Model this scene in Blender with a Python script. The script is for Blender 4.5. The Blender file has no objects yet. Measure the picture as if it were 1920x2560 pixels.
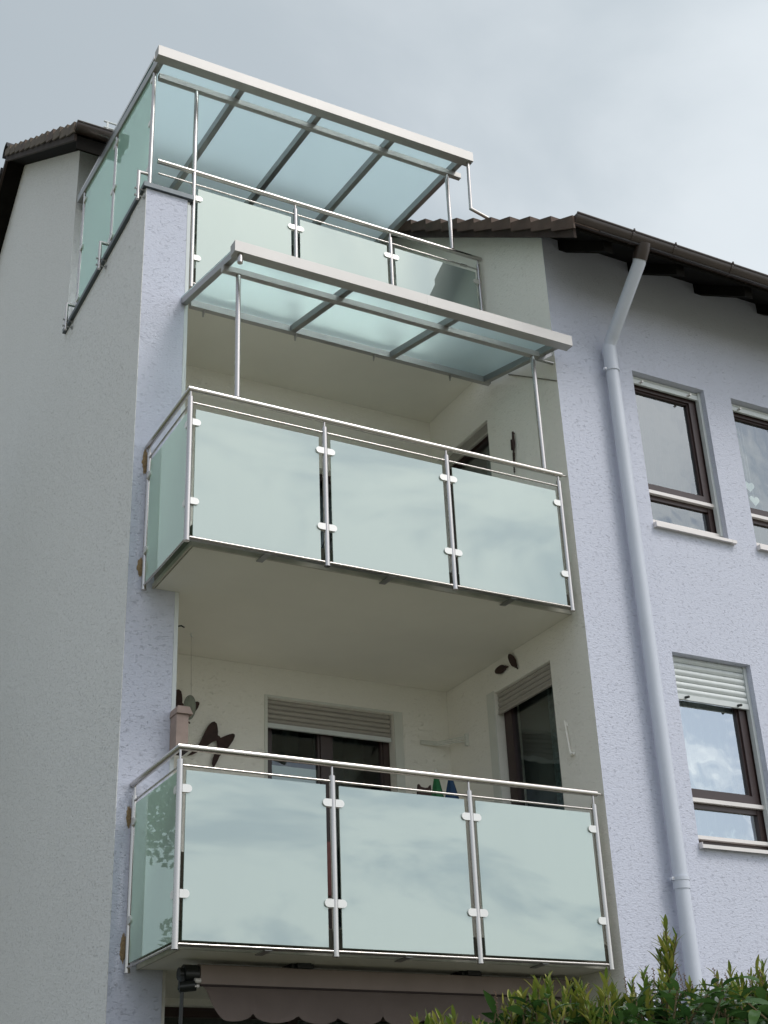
import bpy, bmesh, math, random
from mathutils import Vector, Matrix, noise
random.seed(7)
C = bpy.context.scene.collection
PI = math.pi
sc = bpy.context.scene

# ------------------------------------------------------------------ camera
cam_d = bpy.data.cameras.new('camera'); cam = bpy.data.objects.new('camera', cam_d); C.objects.link(cam)
R0 = Vector((0.88299746, 0.18143451, 0.43289376)); R1 = None
right = Vector((0.88299746, -0.46776095, -0.03892525))
down = Vector((0.18143451, 0.41662395, -0.89078954))
fwd = Vector((0.43289376, 0.77950252, 0.45274587))
up = -down
m = Matrix(((right.x, up.x, -fwd.x, 0.0), (right.y, up.y, -fwd.y, -9.2), (right.z, up.z, -fwd.z, 1.6), (0, 0, 0, 1)))
cam.matrix_world = m
cam_d.sensor_fit = 'VERTICAL'; cam_d.sensor_height = 36.0; cam_d.sensor_width = 27.0
cam_d.lens = 36.0 * 3450.47 / 2560.0
cam_d.clip_start = 0.05; cam_d.clip_end = 2000
sc.camera = cam

# ------------------------------------------------------------------ light
SUN_DIR = Vector((0.42, -0.64, 1.0)).normalized()
sun_d = bpy.data.lights.new('sun', 'SUN'); sun_d.energy = 1.1; sun_d.angle = math.radians(18); sun_d.color = (1.0, 0.975, 0.94)
sun = bpy.data.objects.new('sun', sun_d); C.objects.link(sun)
sun.rotation_euler = SUN_DIR.to_track_quat('Z', 'Y').to_euler(); sun.location = (20, -30, 30)

w = bpy.data.worlds.new('World'); sc.world = w; w.use_nodes = True
nt = w.node_tree; nt.nodes.clear()
N = nt.nodes.new; L = nt.links.new
out = N('ShaderNodeOutputWorld'); bg1 = N('ShaderNodeBackground'); bg2 = N('ShaderNodeBackground'); addS = N('ShaderNodeAddShader')
sky = N('ShaderNodeTexSky'); sky.sky_type = 'NISHITA'; sky.sun_disc = False
sky.sun_elevation = math.asin(SUN_DIR.z); sky.sun_rotation = math.atan2(SUN_DIR.x, SUN_DIR.y)
sky.air_density = 1.0; sky.dust_density = 2.0
bg1.inputs['Strength'].default_value = 0.05   # blue sky seen through thin cloud
L(sky.outputs[0], bg1.inputs['Color'])
tc = N('ShaderNodeTexCoord')
sep = N('ShaderNodeSeparateXYZ'); L(tc.outputs['Generated'], sep.inputs[0])
def wm(op, a, b=None, c=None):
    n = N('ShaderNodeMath'); n.operation = op
    for i, v in enumerate((a, b, c)):
        if v is None: continue
        if isinstance(v, (int, float)): n.inputs[i].default_value = v
        else: L(v, n.inputs[i])
    return n.outputs[0]
zz = wm('ADD', wm('MAXIMUM', sep.outputs['Z'], 0.0), 0.32)
comb = N('ShaderNodeCombineXYZ')
L(wm('DIVIDE', sep.outputs['X'], zz), comb.inputs[0]); L(wm('DIVIDE', sep.outputs['Y'], zz), comb.inputs[1])
n1 = N('ShaderNodeTexNoise'); n1.inputs['Scale'].default_value = 2.0; n1.inputs['Detail'].default_value = 7; n1.inputs['Roughness'].default_value = 0.5
n1.inputs['Distortion'].default_value = 0.35
mp = N('ShaderNodeMapping'); mp.inputs['Location'].default_value = (3.1, 1.7, 0.4); mp.inputs['Scale'].default_value = (0.8, 1.25, 1)
L(comb.outputs[0], mp.inputs[0]); L(mp.outputs[0], n1.inputs['Vector'])
cr = N('ShaderNodeValToRGB'); cr.color_ramp.interpolation = 'EASE'
cr.color_ramp.elements[0].position = 0.38; cr.color_ramp.elements[0].color = (0.462, 0.498, 0.482, 1)
cr.color_ramp.elements[1].position = 0.62; cr.color_ramp.elements[1].color = (0.665, 0.69, 0.665, 1)
L(n1.outputs[0], cr.inputs[0])
# the veil of cloud is brighter towards the hidden sun
vm = N('ShaderNodeVectorMath'); vm.operation = 'DOT_PRODUCT'; L(tc.outputs['Generated'], vm.inputs[0]); vm.inputs[1].default_value = Vector((0.93, -0.2, 0.3)).normalized()
gl = wm('MULTIPLY_ADD', vm.outputs['Value'], 0.26, 0.66)
vs_ = N('ShaderNodeVectorMath'); vs_.operation = 'DOT_PRODUCT'; L(tc.outputs['Generated'], vs_.inputs[0]); vs_.inputs[1].default_value = SUN_DIR
gl = wm('MULTIPLY_ADD', wm('POWER', wm('MAXIMUM', vs_.outputs['Value'], 0.0), 7.0), 0.75, gl)
gl = wm('MULTIPLY_ADD', wm('POWER', wm('SUBTRACT', 1.0, wm('MAXIMUM', sep.outputs['Z'], 0.0)), 4.0), 0.22, gl)
cr2 = N('ShaderNodeValToRGB'); cr2.color_ramp.interpolation = 'EASE'
cr2.color_ramp.elements[0].position = 0.39; cr2.color_ramp.elements[0].color = (0.36, 0.41, 0.47, 1)
cr2.color_ramp.elements[1].position = 0.56; cr2.color_ramp.elements[1].color = (0.74, 0.75, 0.735, 1)
n2 = N('ShaderNodeTexNoise'); n2.inputs['Scale'].default_value = 4.2; n2.inputs['Detail'].default_value = 9; n2.inputs['Roughness'].default_value = 0.6; n2.inputs['Distortion'].default_value = 0.5
L(mp.outputs[0], n2.inputs['Vector']); L(n2.outputs[0], cr2.inputs[0])
cmx = N('ShaderNodeMix'); cmx.data_type = 'RGBA'
L(wm('MINIMUM', wm('MAXIMUM', wm('MULTIPLY_ADD', sep.outputs['Y'], -2.0, 0.3), 0.0), 1.0), cmx.inputs[0]); L(cr.outputs[0], cmx.inputs[6]); L(cr2.outputs[0], cmx.inputs[7])
cm = N('ShaderNodeVectorMath'); cm.operation = 'SCALE'; L(cmx.outputs[2], cm.inputs[0]); L(gl, cm.inputs['Scale'])
L(cm.outputs[0], bg2.inputs['Color']); bg2.inputs['Strength'].default_value = 1.0
L(bg1.outputs[0], addS.inputs[0]); L(bg2.outputs[0], addS.inputs[1]); L(addS.outputs[0], out.inputs[0])

sc.view_settings.view_transform = 'Standard'; sc.view_settings.look = 'None'
sc.view_settings.exposure = 0.32; sc.view_settings.gamma = 1.0; sc.view_settings.use_curve_mapping = False
sc.cycles.max_bounces = 8; sc.cycles.diffuse_bounces = 6; sc.cycles.transparent_max_bounces = 8
sc.cycles.use_denoising = True

# ------------------------------------------------------------------ materials
def newmat(name):
    mt = bpy.data.materials.new(name); mt.use_nodes = True
    return mt, mt.node_tree, mt.node_tree.nodes['Principled BSDF']

def simple(name, col, rough=0.6, metal=0.0, var=0.06, vscale=8.0, bump=0.0, bscale=60.0, coat=0.0, spec=0.5):
    mt, t, p = newmat(name)
    p.inputs['Roughness'].default_value = rough; p.inputs['Metallic'].default_value = metal
    p.inputs['Coat Weight'].default_value = coat; p.inputs['Specular IOR Level'].default_value = spec
    tcn = t.nodes.new('ShaderNodeTexCoord')
    nz = t.nodes.new('ShaderNodeTexNoise'); nz.inputs['Scale'].default_value = vscale; nz.inputs['Detail'].default_value = 5
    t.links.new(tcn.outputs['Object'], nz.inputs['Vector'])
    mx = t.nodes.new('ShaderNodeMix'); mx.data_type = 'RGBA'
    mx.inputs[6].default_value = tuple(max(0, c * (1 - var * 2)) for c in col) + (1,)
    mx.inputs[7].default_value = tuple(min(1, c * (1 + var * 2)) for c in col) + (1,)
    t.links.new(nz.outputs[0], mx.inputs[0]); t.links.new(mx.outputs[2], p.inputs['Base Color'])
    if bump:
        nb = t.nodes.new('ShaderNodeTexNoise'); nb.inputs['Scale'].default_value = bscale; nb.inputs['Detail'].default_value = 4
        t.links.new(tcn.outputs['Object'], nb.inputs['Vector'])
        b = t.nodes.new('ShaderNodeBump'); b.inputs['Strength'].default_value = 0.6; b.inputs['Distance'].default_value = bump
        t.links.new(nb.outputs[0], b.inputs['Height']); t.links.new(b.outputs[0], p.inputs['Normal'])
    return mt

def plaster(name, col, groove=0.004, gscale=22.0, density=0.5, fine=0.0015, streak=0.10, dirt_shade=(0.6, 0.6, 0.55), mc=0.16, mo=0.30):
    """Scraped render: sparse curved drag marks of the coarse grains, fine grain, faint rain streaks."""
    mt, t, p = newmat(name)
    n = t.nodes.new; l = t.links.new
    p.inputs['Roughness'].default_value = 0.92; p.inputs['Specular IOR Level'].default_value = 0.2
    tcn = n('ShaderNodeTexCoord')
    def tex(scale, detail=2, dist=0.0, vec=None, rough=0.5):
        x = n('ShaderNodeTexNoise'); x.inputs['Scale'].default_value = scale; x.inputs['Detail'].default_value = detail
        x.inputs['Distortion'].default_value = dist; x.inputs['Roughness'].default_value = rough
        l(vec if vec is not None else tcn.outputs['Object'], x.inputs['Vector']); return x.outputs[0]
    def mth(op, a, b=None, c=None, clamp=False):
        x = n('ShaderNodeMath'); x.operation = op; x.use_clamp = clamp
        for i, v in enumerate((a, b, c)):
            if v is None: continue
            if isinstance(v, (int, float)): x.inputs[i].default_value = v
            else: l(v, x.inputs[i])
        return x.outputs[0]
    mpa = n('ShaderNodeMapping'); mpa.inputs['Scale'].default_value = (1, 1, 1.8); l(tcn.outputs['Object'], mpa.inputs[0])
    a = tex(gscale, 1.5, 1.0, mpa.outputs[0])
    line = mth('SUBTRACT', 1.0, mth('DIVIDE', mth('ABSOLUTE', mth('SUBTRACT', a, 0.42)), 0.035), clamp=True)
    mask = mth('MULTIPLY', mth('SUBTRACT', tex(gscale * 0.9, 1, 0.0, mpa.outputs[0]), 1.0 - density), 9.0, clamp=True)
    mark = mth('MULTIPLY', line, mask)
    grain = tex(240, 2)
    lump = tex(gscale * 1.5, 3, 0.4, mpa.outputs[0])
    h = mth('SUBTRACT', mth('MULTIPLY_ADD', lump, 1.1, mth('MULTIPLY', grain, fine / max(groove, 1e-4))), mth('MULTIPLY', mark, 0.8))
    b = n('ShaderNodeBump'); b.inputs['Strength'].default_value = 0.85; b.inputs['Distance'].default_value = groove
    l(h, b.inputs['Height']); l(b.outputs[0], p.inputs['Normal'])
    mp_ = n('ShaderNodeMapping'); mp_.inputs['Scale'].default_value = (3.0, 3.0, 0.5); l(tcn.outputs['Object'], mp_.inputs[0])
    st = tex(1.0, 4, 0.0, mp_.outputs[0], 0.6)
    cl = tex(0.55, 4, 0.3)
    f = mth('MULTIPLY_ADD', mth('ADD', mth('SUBTRACT', st, 0.5), mth('MULTIPLY', mth('SUBTRACT', cl, 0.5), 0.8)), streak * 2.2, 0.28, clamp=True)
    f = mth('ADD', f, mth('MULTIPLY', mark, mc), clamp=True)  # drag marks darken by dirt and by pit shade put into the colour
    f = mth('ADD', f, mth('MULTIPLY', mth('SUBTRACT', tex(85, 3, 0.6, mpa.outputs[0]), 0.5), mo), clamp=True)  # speckle colour also carries pit shade that the relief does not give
    mx = n('ShaderNodeMix'); mx.data_type = 'RGBA'
    mx.inputs[6].default_value = tuple(min(1, c * 1.06) for c in col) + (1,)
    mx.inputs[7].default_value = tuple(c * d for c, d in zip(col, dirt_shade)) + (1,)
    l(f, mx.inputs[0]); l(mx.outputs[2], p.inputs['Base Color'])
    return mt

M = {}
M['lilac'] = plaster('lilac scraped render', (0.60, 0.618, 0.705), 0.0048, 30, 0.50, dirt_shade=(0.72, 0.73, 0.75))
M['grey'] = plaster('grey scraped render', (0.82, 0.815, 0.82), 0.0075, 34, 0.50, streak=0.05, dirt_shade=(0.72, 0.72, 0.70), mc=0.6, mo=1.1)
M['recess'] = plaster('off white recess render', (0.84, 0.82, 0.765), 0.0048, 28, 0.46, fine=0.0012, streak=0.05, dirt_shade=(0.80, 0.80, 0.76), mc=0.12, mo=0.35)
M['ceiling'] = simple('painted slab underside', (0.74, 0.72, 0.645), 0.9, var=0.045, vscale=1.6, bump=0.001, bscale=90)
M['pale_edge'] = simple('pale corner bead', (0.66, 0.69, 0.68), 0.8, var=0.03)
M['ceiling_edge'] = simple('weathered drip angle', (0.46, 0.44, 0.38), 0.9, var=0.2, vscale=7)
M['slabedge'] = simple('stained concrete edge', (0.20, 0.185, 0.15), 0.9, var=0.22, vscale=14, bump=0.002)
M['zinc'] = simple('dark zinc coping', (0.10, 0.115, 0.125), 0.45, 0.6, var=0.1)
M['pipe'] = simple('lilac painted downpipe', (0.56, 0.59, 0.66), 0.42, var=0.03, vscale=3)
M['gutter'] = simple('dark brown gutter', (0.042, 0.028, 0.023), 0.42, 0.0, var=0.2, vscale=5, spec=0.6)
M['board'] = simple('dark brown verge board', (0.046, 0.034, 0.029), 0.75, var=0.25, vscale=6, bump=0.002, bscale=30, spec=0.15)
M['soffit'] = simple('black brown soffit timber', (0.009, 0.008, 0.007), 0.9, var=0.25, vscale=9, spec=0.08)
M['tile'] = simple('weathered brown roof tile', (0.085, 0.055, 0.040), 0.8, var=0.35, vscale=5, bump=0.003, bscale=50)
M['tile_old'] = simple('rusty brown roof tile', (0.105, 0.080, 0.058), 0.85, var=0.35, vscale=4.5, bump=0.003, bscale=50)
M['tile_dark'] = simple('dark roof tile', (0.045, 0.042, 0.045), 0.8, var=0.3, vscale=6, bump=0.003)
M['frame'] = simple('dark brown window frame', (0.038, 0.020, 0.018), 0.35, var=0.15, vscale=20, spec=0.6)
M['alu'] = simple('white aluminium trim', (0.70, 0.66, 0.63), 0.35, 0.25, var=0.04)
M['slat'] = simple('pale grey shutter slat', (0.60, 0.63, 0.62), 0.5, var=0.05, vscale=14)
M['slat_beige'] = simple('beige grey shutter slat', (0.36, 0.335, 0.30), 0.55, var=0.06, vscale=14)
M['white'] = simple('white painted plaster', (0.62, 0.63, 0.58), 0.7, var=0.03)
M['rust'] = simple('rusted sheet steel', (0.036, 0.016, 0.013), 0.75, var=0.3, vscale=25, bump=0.001)
M['black'] = simple('black plastic', (0.012, 0.014, 0.014), 0.35, var=0.1)
M['wood'] = simple('weathered reddish wood', (0.33, 0.25, 0.215), 0.8, var=0.14, vscale=15)
M['awning'] = simple('taupe awning cloth', (0.27, 0.215, 0.19), 0.9, var=0.08, vscale=5, bump=0.0008, bscale=400)
M['awning_seam'] = simple('dark awning seam', (0.03, 0.018, 0.016), 0.8)
M['floor'] = simple('pale floor tile', (0.35, 0.34, 0.31), 0.7)
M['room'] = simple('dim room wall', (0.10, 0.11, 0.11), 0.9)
M['curtain'] = simple('white net curtain', (0.78, 0.79, 0.78), 0.9, var=0.04)
M['dim_backing'] = simple('dark blue grey backing', (0.06, 0.09, 0.12), 0.9, var=0.1)  # dark sheet behind a curtainless window, the room's dimness put into its colour
M['curtain_grey'] = simple('grey net curtain', (0.26, 0.29, 0.29), 0.9, var=0.1)
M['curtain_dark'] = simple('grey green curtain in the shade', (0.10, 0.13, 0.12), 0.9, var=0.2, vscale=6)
M['green'] = simple('green cloth', (0.012, 0.11, 0.035), 0.8, var=0.15)
M['blue'] = simple('blue cloth', (0.015, 0.05, 0.12), 0.8, var=0.15)
M['foam'] = simple('brown yellow assembly foam', (0.27, 0.19, 0.10), 0.95, var=0.3, vscale=60, bump=0.006, bscale=80)
M['porcelain'] = simple('white glazed porcelain', (0.8, 0.8, 0.77), 0.3, var=0.02)
M['red'] = simple('dark red cloth', (0.09, 0.03, 0.028), 0.8, var=0.3, vscale=20)
M['bark'] = simple('brown bark', (0.07, 0.05, 0.035), 0.9, var=0.3, vscale=12, bump=0.01, bscale=30)

def steel(name, col=(0.66, 0.64, 0.61), rough=0.30, brush=True):
    mt, t, p = newmat(name); n = t.nodes.new; l = t.links.new
    p.inputs['Metallic'].default_value = 1.0
    p.inputs['Base Color'].default_value = col + (1,)
    tcn = n('ShaderNodeTexCoord'); nz = n('ShaderNodeTexNoise'); nz.inputs['Scale'].default_value = 22; nz.inputs['Detail'].default_value = 6
    l(tcn.outputs['Object'], nz.inputs['Vector'])
    mr = n('ShaderNodeMapRange'); mr.inputs[3].default_value = rough - 0.02; mr.inputs[4].default_value = rough + 0.04
    l(nz.outputs[0], mr.inputs[0]); l(mr.outputs[0], p.inputs['Roughness'])
    nz2 = n('ShaderNodeTexNoise'); nz2.inputs['Scale'].default_value = 3.5; nz2.inputs['Detail'].default_value = 3; l(tcn.outputs['Object'], nz2.inputs['Vector'])
    mx = n('ShaderNodeMix'); mx.data_type = 'RGBA'; mx.inputs[6].default_value = tuple(c * 0.94 for c in col) + (1,); mx.inputs[7].default_value = tuple(min(1, c * 1.05) for c in col) + (1,)
    l(nz2.outputs[0], mx.inputs[0]); l(mx.outputs[2], p.inputs['Base Color'])
    return mt
M['steel'] = steel('brushed stainless steel', (0.56, 0.53, 0.505), 0.25)
M['steel_beam'] = simple('satin steel box section', (0.42, 0.41, 0.395), 0.52, 0.5, var=0.04, vscale=3)
M['steel_dark'] = steel('dull steel rafter', (0.36, 0.36, 0.35), 0.42)
M['clamp'] = simple('satin clamp', (0.72, 0.71, 0.68), 0.35, 0.5, var=0.03)

def frosted(name, diff, trans, mixt, refl=0.10, blur=0.0):
    """Laminated glass with a milky interlayer: scatters light through, glossy outside."""
    mt = bpy.data.materials.new(name); mt.use_nodes = True; t = mt.node_tree; t.nodes.clear(); n = t.nodes.new; l = t.links.new
    o = n('ShaderNodeOutputMaterial'); d = n('ShaderNodeBsdfDiffuse'); tr = n('ShaderNodeBsdfTranslucent'); g = n('ShaderNodeBsdfGlossy')
    tcn = n('ShaderNodeTexCoord'); nz = n('ShaderNodeTexNoise'); nz.inputs['Scale'].default_value = 1.0; nz.inputs['Detail'].default_value = 6; nz.inputs['Roughness'].default_value = 0.6
    mpg = n('ShaderNodeMapping'); mpg.inputs['Scale'].default_value = (2.6, 2.6, 0.9); l(tcn.outputs['Object'], mpg.inputs[0]); l(mpg.outputs[0], nz.inputs['Vector'])
    mx = n('ShaderNodeMix'); mx.data_type = 'RGBA'; mx.inputs[6].default_value = tuple(c * 0.92 for c in diff) + (1,); mx.inputs[7].default_value = tuple(min(1, c * 1.08) for c in diff) + (1,)
    l(nz.outputs[0], mx.inputs[0]); l(mx.outputs[2], d.inputs['Color'])
    tr.inputs['Color'].default_value = trans + (1,)
    m1 = n('ShaderNodeMixShader'); m1.inputs[0].default_value = mixt; l(d.outputs[0], m1.inputs[1]); l(tr.outputs[0], m1.inputs[2])
    g.inputs['Roughness'].default_value = 0.015 + blur; g.inputs['Color'].default_value = (0.84, 0.95, 0.90, 1)
    fr = n('ShaderNodeFresnel'); fr.inputs['IOR'].default_value = 1.52
    ma = n('ShaderNodeMath'); ma.operation = 'MULTIPLY_ADD'; ma.use_clamp = True; l(fr.outputs[0], ma.inputs[0]); ma.inputs[1].default_value = 1.05; ma.inputs[2].default_value = refl
    gb = n('ShaderNodeNewGeometry'); inv = n('ShaderNodeMath'); inv.operation = 'SUBTRACT'; inv.inputs[0].default_value = 1.0; l(gb.outputs['Backfacing'], inv.inputs[1])
    mb = n('ShaderNodeMath'); mb.operation = 'MULTIPLY'; l(ma.outputs[0], mb.inputs[0]); l(inv.outputs[0], mb.inputs[1]); ma = mb
    m2 = n('ShaderNodeMixShader'); l(ma.outputs[0], m2.inputs[0]); l(m1.outputs[0], m2.inputs[1]); l(g.outputs[0], m2.inputs[2])
    l(m2.outputs[0], o.inputs['Surface'])
    return mt
M['rail_glass'] = frosted('frosted balcony glass', (0.335, 0.380, 0.358), (0.6, 0.8, 0.72), 0.22, 0.22)
def canopy_glass():
    mt = frosted('milky canopy glass', (0.40, 0.55, 0.57), (0.80, 0.92, 0.93), 0.90, -0.02, 0.05)
    t = mt.node_tree; n = t.nodes.new; l = t.links.new
    tr = [x for x in t.nodes if x.type == 'BSDF_TRANSLUCENT'][0]; m1 = tr.outputs[0].links[0].to_node
    rf = n('ShaderNodeBsdfRefraction'); rf.inputs['Roughness'].default_value = 0.42; rf.inputs['IOR'].default_value = 1.35; rf.inputs['Color'].default_value = (0.90, 0.98, 0.985, 1)
    ms = n('ShaderNodeMixShader'); ms.inputs[0].default_value = 0.78; l(tr.outputs[0], ms.inputs[1]); l(rf.outputs[0], ms.inputs[2]); l(ms.outputs[0], m1.inputs[2])
    return mt
M['roof_glass'] = canopy_glass()
M['side_glass'] = frosted('frosted side glass', (0.52, 0.62, 0.56), (0.8, 1.0, 0.9), 0.35, 0.04)  # railing glass again, colour lightened because its face gets less light
M['screen_glass'] = frosted('frosted screen glass', (0.52, 0.66, 0.60), (0.80, 1.0, 0.92), 0.55, 0.06)

def winglass(name, refl, tint=(0.90, 0.95, 0.97)):
    mt = bpy.data.materials.new(name); mt.use_nodes = True; t = mt.node_tree; t.nodes.clear(); n = t.nodes.new; l = t.links.new
    o = n('ShaderNodeOutputMaterial'); tr = n('ShaderNodeBsdfTransparent'); g = n('ShaderNodeBsdfGlossy')
    tr.inputs['Color'].default_value = (0.86, 0.90, 0.88, 1); g.inputs['Color'].default_value = tint + (1,); g.inputs['Roughness'].default_value = 0.004
    fr = n('ShaderNodeFresnel'); fr.inputs['IOR'].default_value = 1.5
    ma = n('ShaderNodeMath'); ma.operation = 'MULTIPLY_ADD'; ma.use_clamp = True; l(fr.outputs[0], ma.inputs[0]); ma.inputs[1].default_value = 1.8; ma.inputs[2].default_value = refl
    gb = n('ShaderNodeNewGeometry'); inv = n('ShaderNodeMath'); inv.operation = 'SUBTRACT'; inv.inputs[0].default_value = 1.0; l(gb.outputs['Backfacing'], inv.inputs[1])
    mb = n('ShaderNodeMath'); mb.operation = 'MULTIPLY'; l(ma.outputs[0], mb.inputs[0]); l(inv.outputs[0], mb.inputs[1]); ma = mb
    # slight waviness of the pane
    tcn = n('ShaderNodeTexCoord'); nz = n('ShaderNodeTexNoise'); nz.inputs['Scale'].default_value = 2.5; l(tcn.outputs['Object'], nz.inputs['Vector'])
    b = n('ShaderNodeBump'); b.inputs['Strength'].default_value = 0.2; b.inputs['Distance'].default_value = 0.02; l(nz.outputs[0], b.inputs['Height']); l(b.outputs[0], g.inputs['Normal'])
    m2 = n('ShaderNodeMixShader'); l(ma.outputs[0], m2.inputs[0]); l(tr.outputs[0], m2.inputs[1]); l(g.outputs[0], m2.inputs[2]); l(m2.outputs[0], o.inputs['Surface'])
    return mt
M['pane'] = winglass('coated window glass', 0.15)
M['pane_bright'] = winglass('window glass with raised reflection', 0.46)  # same glass as the other panes, stronger reflection put in for brighter sky
M['pane_dark'] = winglass('plain window glass', 0.02)

def leafmat(name, col, col2, gloss=0.35):
    mt = bpy.data.materials.new(name); mt.use_nodes = True; t = mt.node_tree; n = t.nodes.new; l = t.links.new
    p = t.nodes['Principled BSDF']; o = t.nodes['Material Output']
    p.inputs['Roughness'].default_value = gloss
    oi = n('ShaderNodeObjectInfo'); ge = n('ShaderNodeNewGeometry')
    ad = n('ShaderNodeMath'); ad.operation = 'ADD'; l(oi.outputs['Random'], ad.inputs[0]); l(ge.outputs['Random Per Island'], ad.inputs[1])
    fr = n('ShaderNodeMath'); fr.operation = 'FRACT'; l(ad.outputs[0], fr.inputs[0])
    mx = n('ShaderNodeMix'); mx.data_type = 'RGBA'; mx.inputs[6].default_value = col + (1,); mx.inputs[7].default_value = col2 + (1,)
    l(fr.outputs[0], mx.inputs[0]); l(mx.outputs[2], p.inputs['Base Color'])
    tr = n('ShaderNodeBsdfTranslucent'); l(mx.outputs[2], tr.inputs['Color'])
    ms = n('ShaderNodeMixShader'); ms.inputs[0].default_value = 0.3; l(p.outputs[0], ms.inputs[1]); l(tr.outputs[0], ms.inputs[2]); l(ms.outputs[0], o.inputs['Surface'])
    return mt
M['leaf_dark'] = leafmat('dark glossy laurel leaf', (0.026, 0.068, 0.018), (0.07, 0.145, 0.035), 0.27)
M['leaf_young'] = leafmat('yellow green young leaf', (0.09, 0.17, 0.02), (0.32, 0.31, 0.06), 0.5)
M['leaf_tree'] = leafmat('tree leaf', (0.07, 0.13, 0.03), (0.14, 0.20, 0.05), 0.5)
M['spike'] = simple('reddish flower spike', (0.17, 0.11, 0.07), 0.9, var=0.3, vscale=80)
M['stem'] = simple('green brown stem', (0.12, 0.09, 0.04), 0.8)
M['speck'] = simple('white blossom', (0.75, 0.75, 0.72), 0.8)

# ------------------------------------------------------------------ mesh helpers
def obj(name, bm, mat, parent=None, smooth=False, bevel=0.0):
    if bevel:
        bmesh.ops.bevel(bm, geom=[e for e in bm.edges if e.is_manifold and e.calc_face_angle(0) > 0.6], offset=bevel, segments=2, affect='EDGES', profile=0.6)
    bmesh.ops.recalc_face_normals(bm, faces=bm.faces)
    me = bpy.data.meshes.new(name); bm.to_mesh(me); bm.free()
    mats = mat if isinstance(mat, (list, tuple)) else [mat]
    for x in mats: me.materials.append(M[x] if isinstance(x, str) else x)
    if smooth:
        for p in me.polygons: p.use_smooth = True
        try: me.set_sharp_from_angle(angle=math.radians(38))
        except Exception: pass
    o = bpy.data.objects.new(name, me); C.objects.link(o)
    if parent is not None: o.parent = parent
    return o

def origin(o, p):
    """move the origin of a parentless-transform mesh to p"""
    p = Vector(p); o.data.transform(Matrix.Translation(-p)); o.location = p
    return o

def empty(name, label, cat, loc=(0, 0, 0), group=None):
    o = bpy.data.objects.new(name, None); C.objects.link(o); o.location = (0, 0, 0); o.empty_display_size = 0.2
    o['label'] = label; o['category'] = cat
    if group: o['group'] = group
    return o

def tag(o, label, cat, group=None):
    o['label'] = label; o['category'] = cat
    if group: o['group'] = group
    return o

def box(bm, a, b, mi=0):
    x0, y0, z0 = (min(a[i], b[i]) for i in range(3)); x1, y1, z1 = (max(a[i], b[i]) for i in range(3))
    v = [bm.verts.new(p) for p in ((x0, y0, z0), (x1, y0, z0), (x1, y1, z0), (x0, y1, z0), (x0, y0, z1), (x1, y0, z1), (x1, y1, z1), (x0, y1, z1))]
    fs = []
    for q in ((0, 3, 2, 1), (4, 5, 6, 7), (0, 1, 5, 4), (1, 2, 6, 5), (2, 3, 7, 6), (3, 0, 4, 7)):
        f = bm.faces.new([v[i] for i in q]); f.material_index = mi; fs.append(f)
    return fs
def B(a, b):
    bm = bmesh.new(); box(bm, a, b); return bm

def bar(bm, p, q, wdt, hgt, upv=(0, 0, 1)):
    """box section from p to q"""
    p, q = Vector(p), Vector(q); d = (q - p).normalized(); u = Vector(upv)
    s = d.cross(u).normalized() * (wdt / 2); u = s.cross(d).normalized() * (hgt / 2)
    v = [bm.verts.new(c + a * s + b * u) for c in (p, q) for a, b in ((-1, -1), (1, -1), (1, 1), (-1, 1))]
    for f in ((3, 2, 1, 0), (4, 5, 6, 7), (0, 1, 5, 4), (1, 2, 6, 5), (2, 3, 7, 6), (3, 0, 4, 7)):
        bm.faces.new([v[i] for i in f])

def tube(bm, pts, r, n=14, cap=True, radii=None):
    pts = [Vector(p) for p in pts]; rings = []
    prev_u = None
    for i, p in enumerate(pts):
        d0 = (pts[i] - pts[i - 1]).normalized() if i else None
        d1 = (pts[i + 1] - pts[i]).normalized() if i < len(pts) - 1 else None
        d = (d0 + d1).normalized() if (d0 and d1) else (d0 or d1)
        ref = Vector((0, 0, 1)) if abs(d.z) < 0.9 else Vector((0, 1, 0))
        if prev_u is not None and (prev_u - d * prev_u.dot(d)).length > 1e-3: u = (prev_u - d * prev_u.dot(d)).normalized()
        else: u = d.cross(ref).normalized()
        prev_u = u; v = d.cross(u)
        k = 1.0
        if d0 and d1: k = 1.0 / max(0.5, math.cos(d0.angle(d1) / 2))
        rr = radii[i] if radii else r
        # stretch along the mitre
        ring = []
        for j in range(n):
            a = 2 * PI * j / n
            off = (u * math.cos(a) + v * math.sin(a)) * rr
            if k > 1.001:
                mdir = (d1 - d0); mdir = (mdir - d * mdir.dot(d)).normalized()
                off += mdir * off.dot(mdir) * (k - 1)
            ring.append(bm.verts.new(p + off))
        rings.append(ring)
    for a, b in zip(rings, rings[1:]):
        for j in range(n): bm.faces.new((a[j], a[(j + 1) % n], b[(j + 1) % n], b[j]))
    if cap:
        bm.faces.new(list(reversed(rings[0]))); bm.faces.new(rings[-1])
def T(pts, r, n=14, radii=None):
    bm = bmesh.new(); tube(bm, pts, r, n, True, radii); return bm

def prism(bm, poly, d, mi=0):
    """poly: list of 3D points (planar); extruded by vector d"""
    a = [bm.verts.new(Vector(p)) for p in poly]; b = [bm.verts.new(Vector(p) + Vector(d)) for p in poly]
    n = len(poly); bm.faces.new(list(reversed(a))).material_index = mi; bm.faces.new(b).material_index = mi
    for i in range(n): bm.faces.new((a[i], a[(i + 1) % n], b[(i + 1) % n], b[i])).material_index = mi

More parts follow.
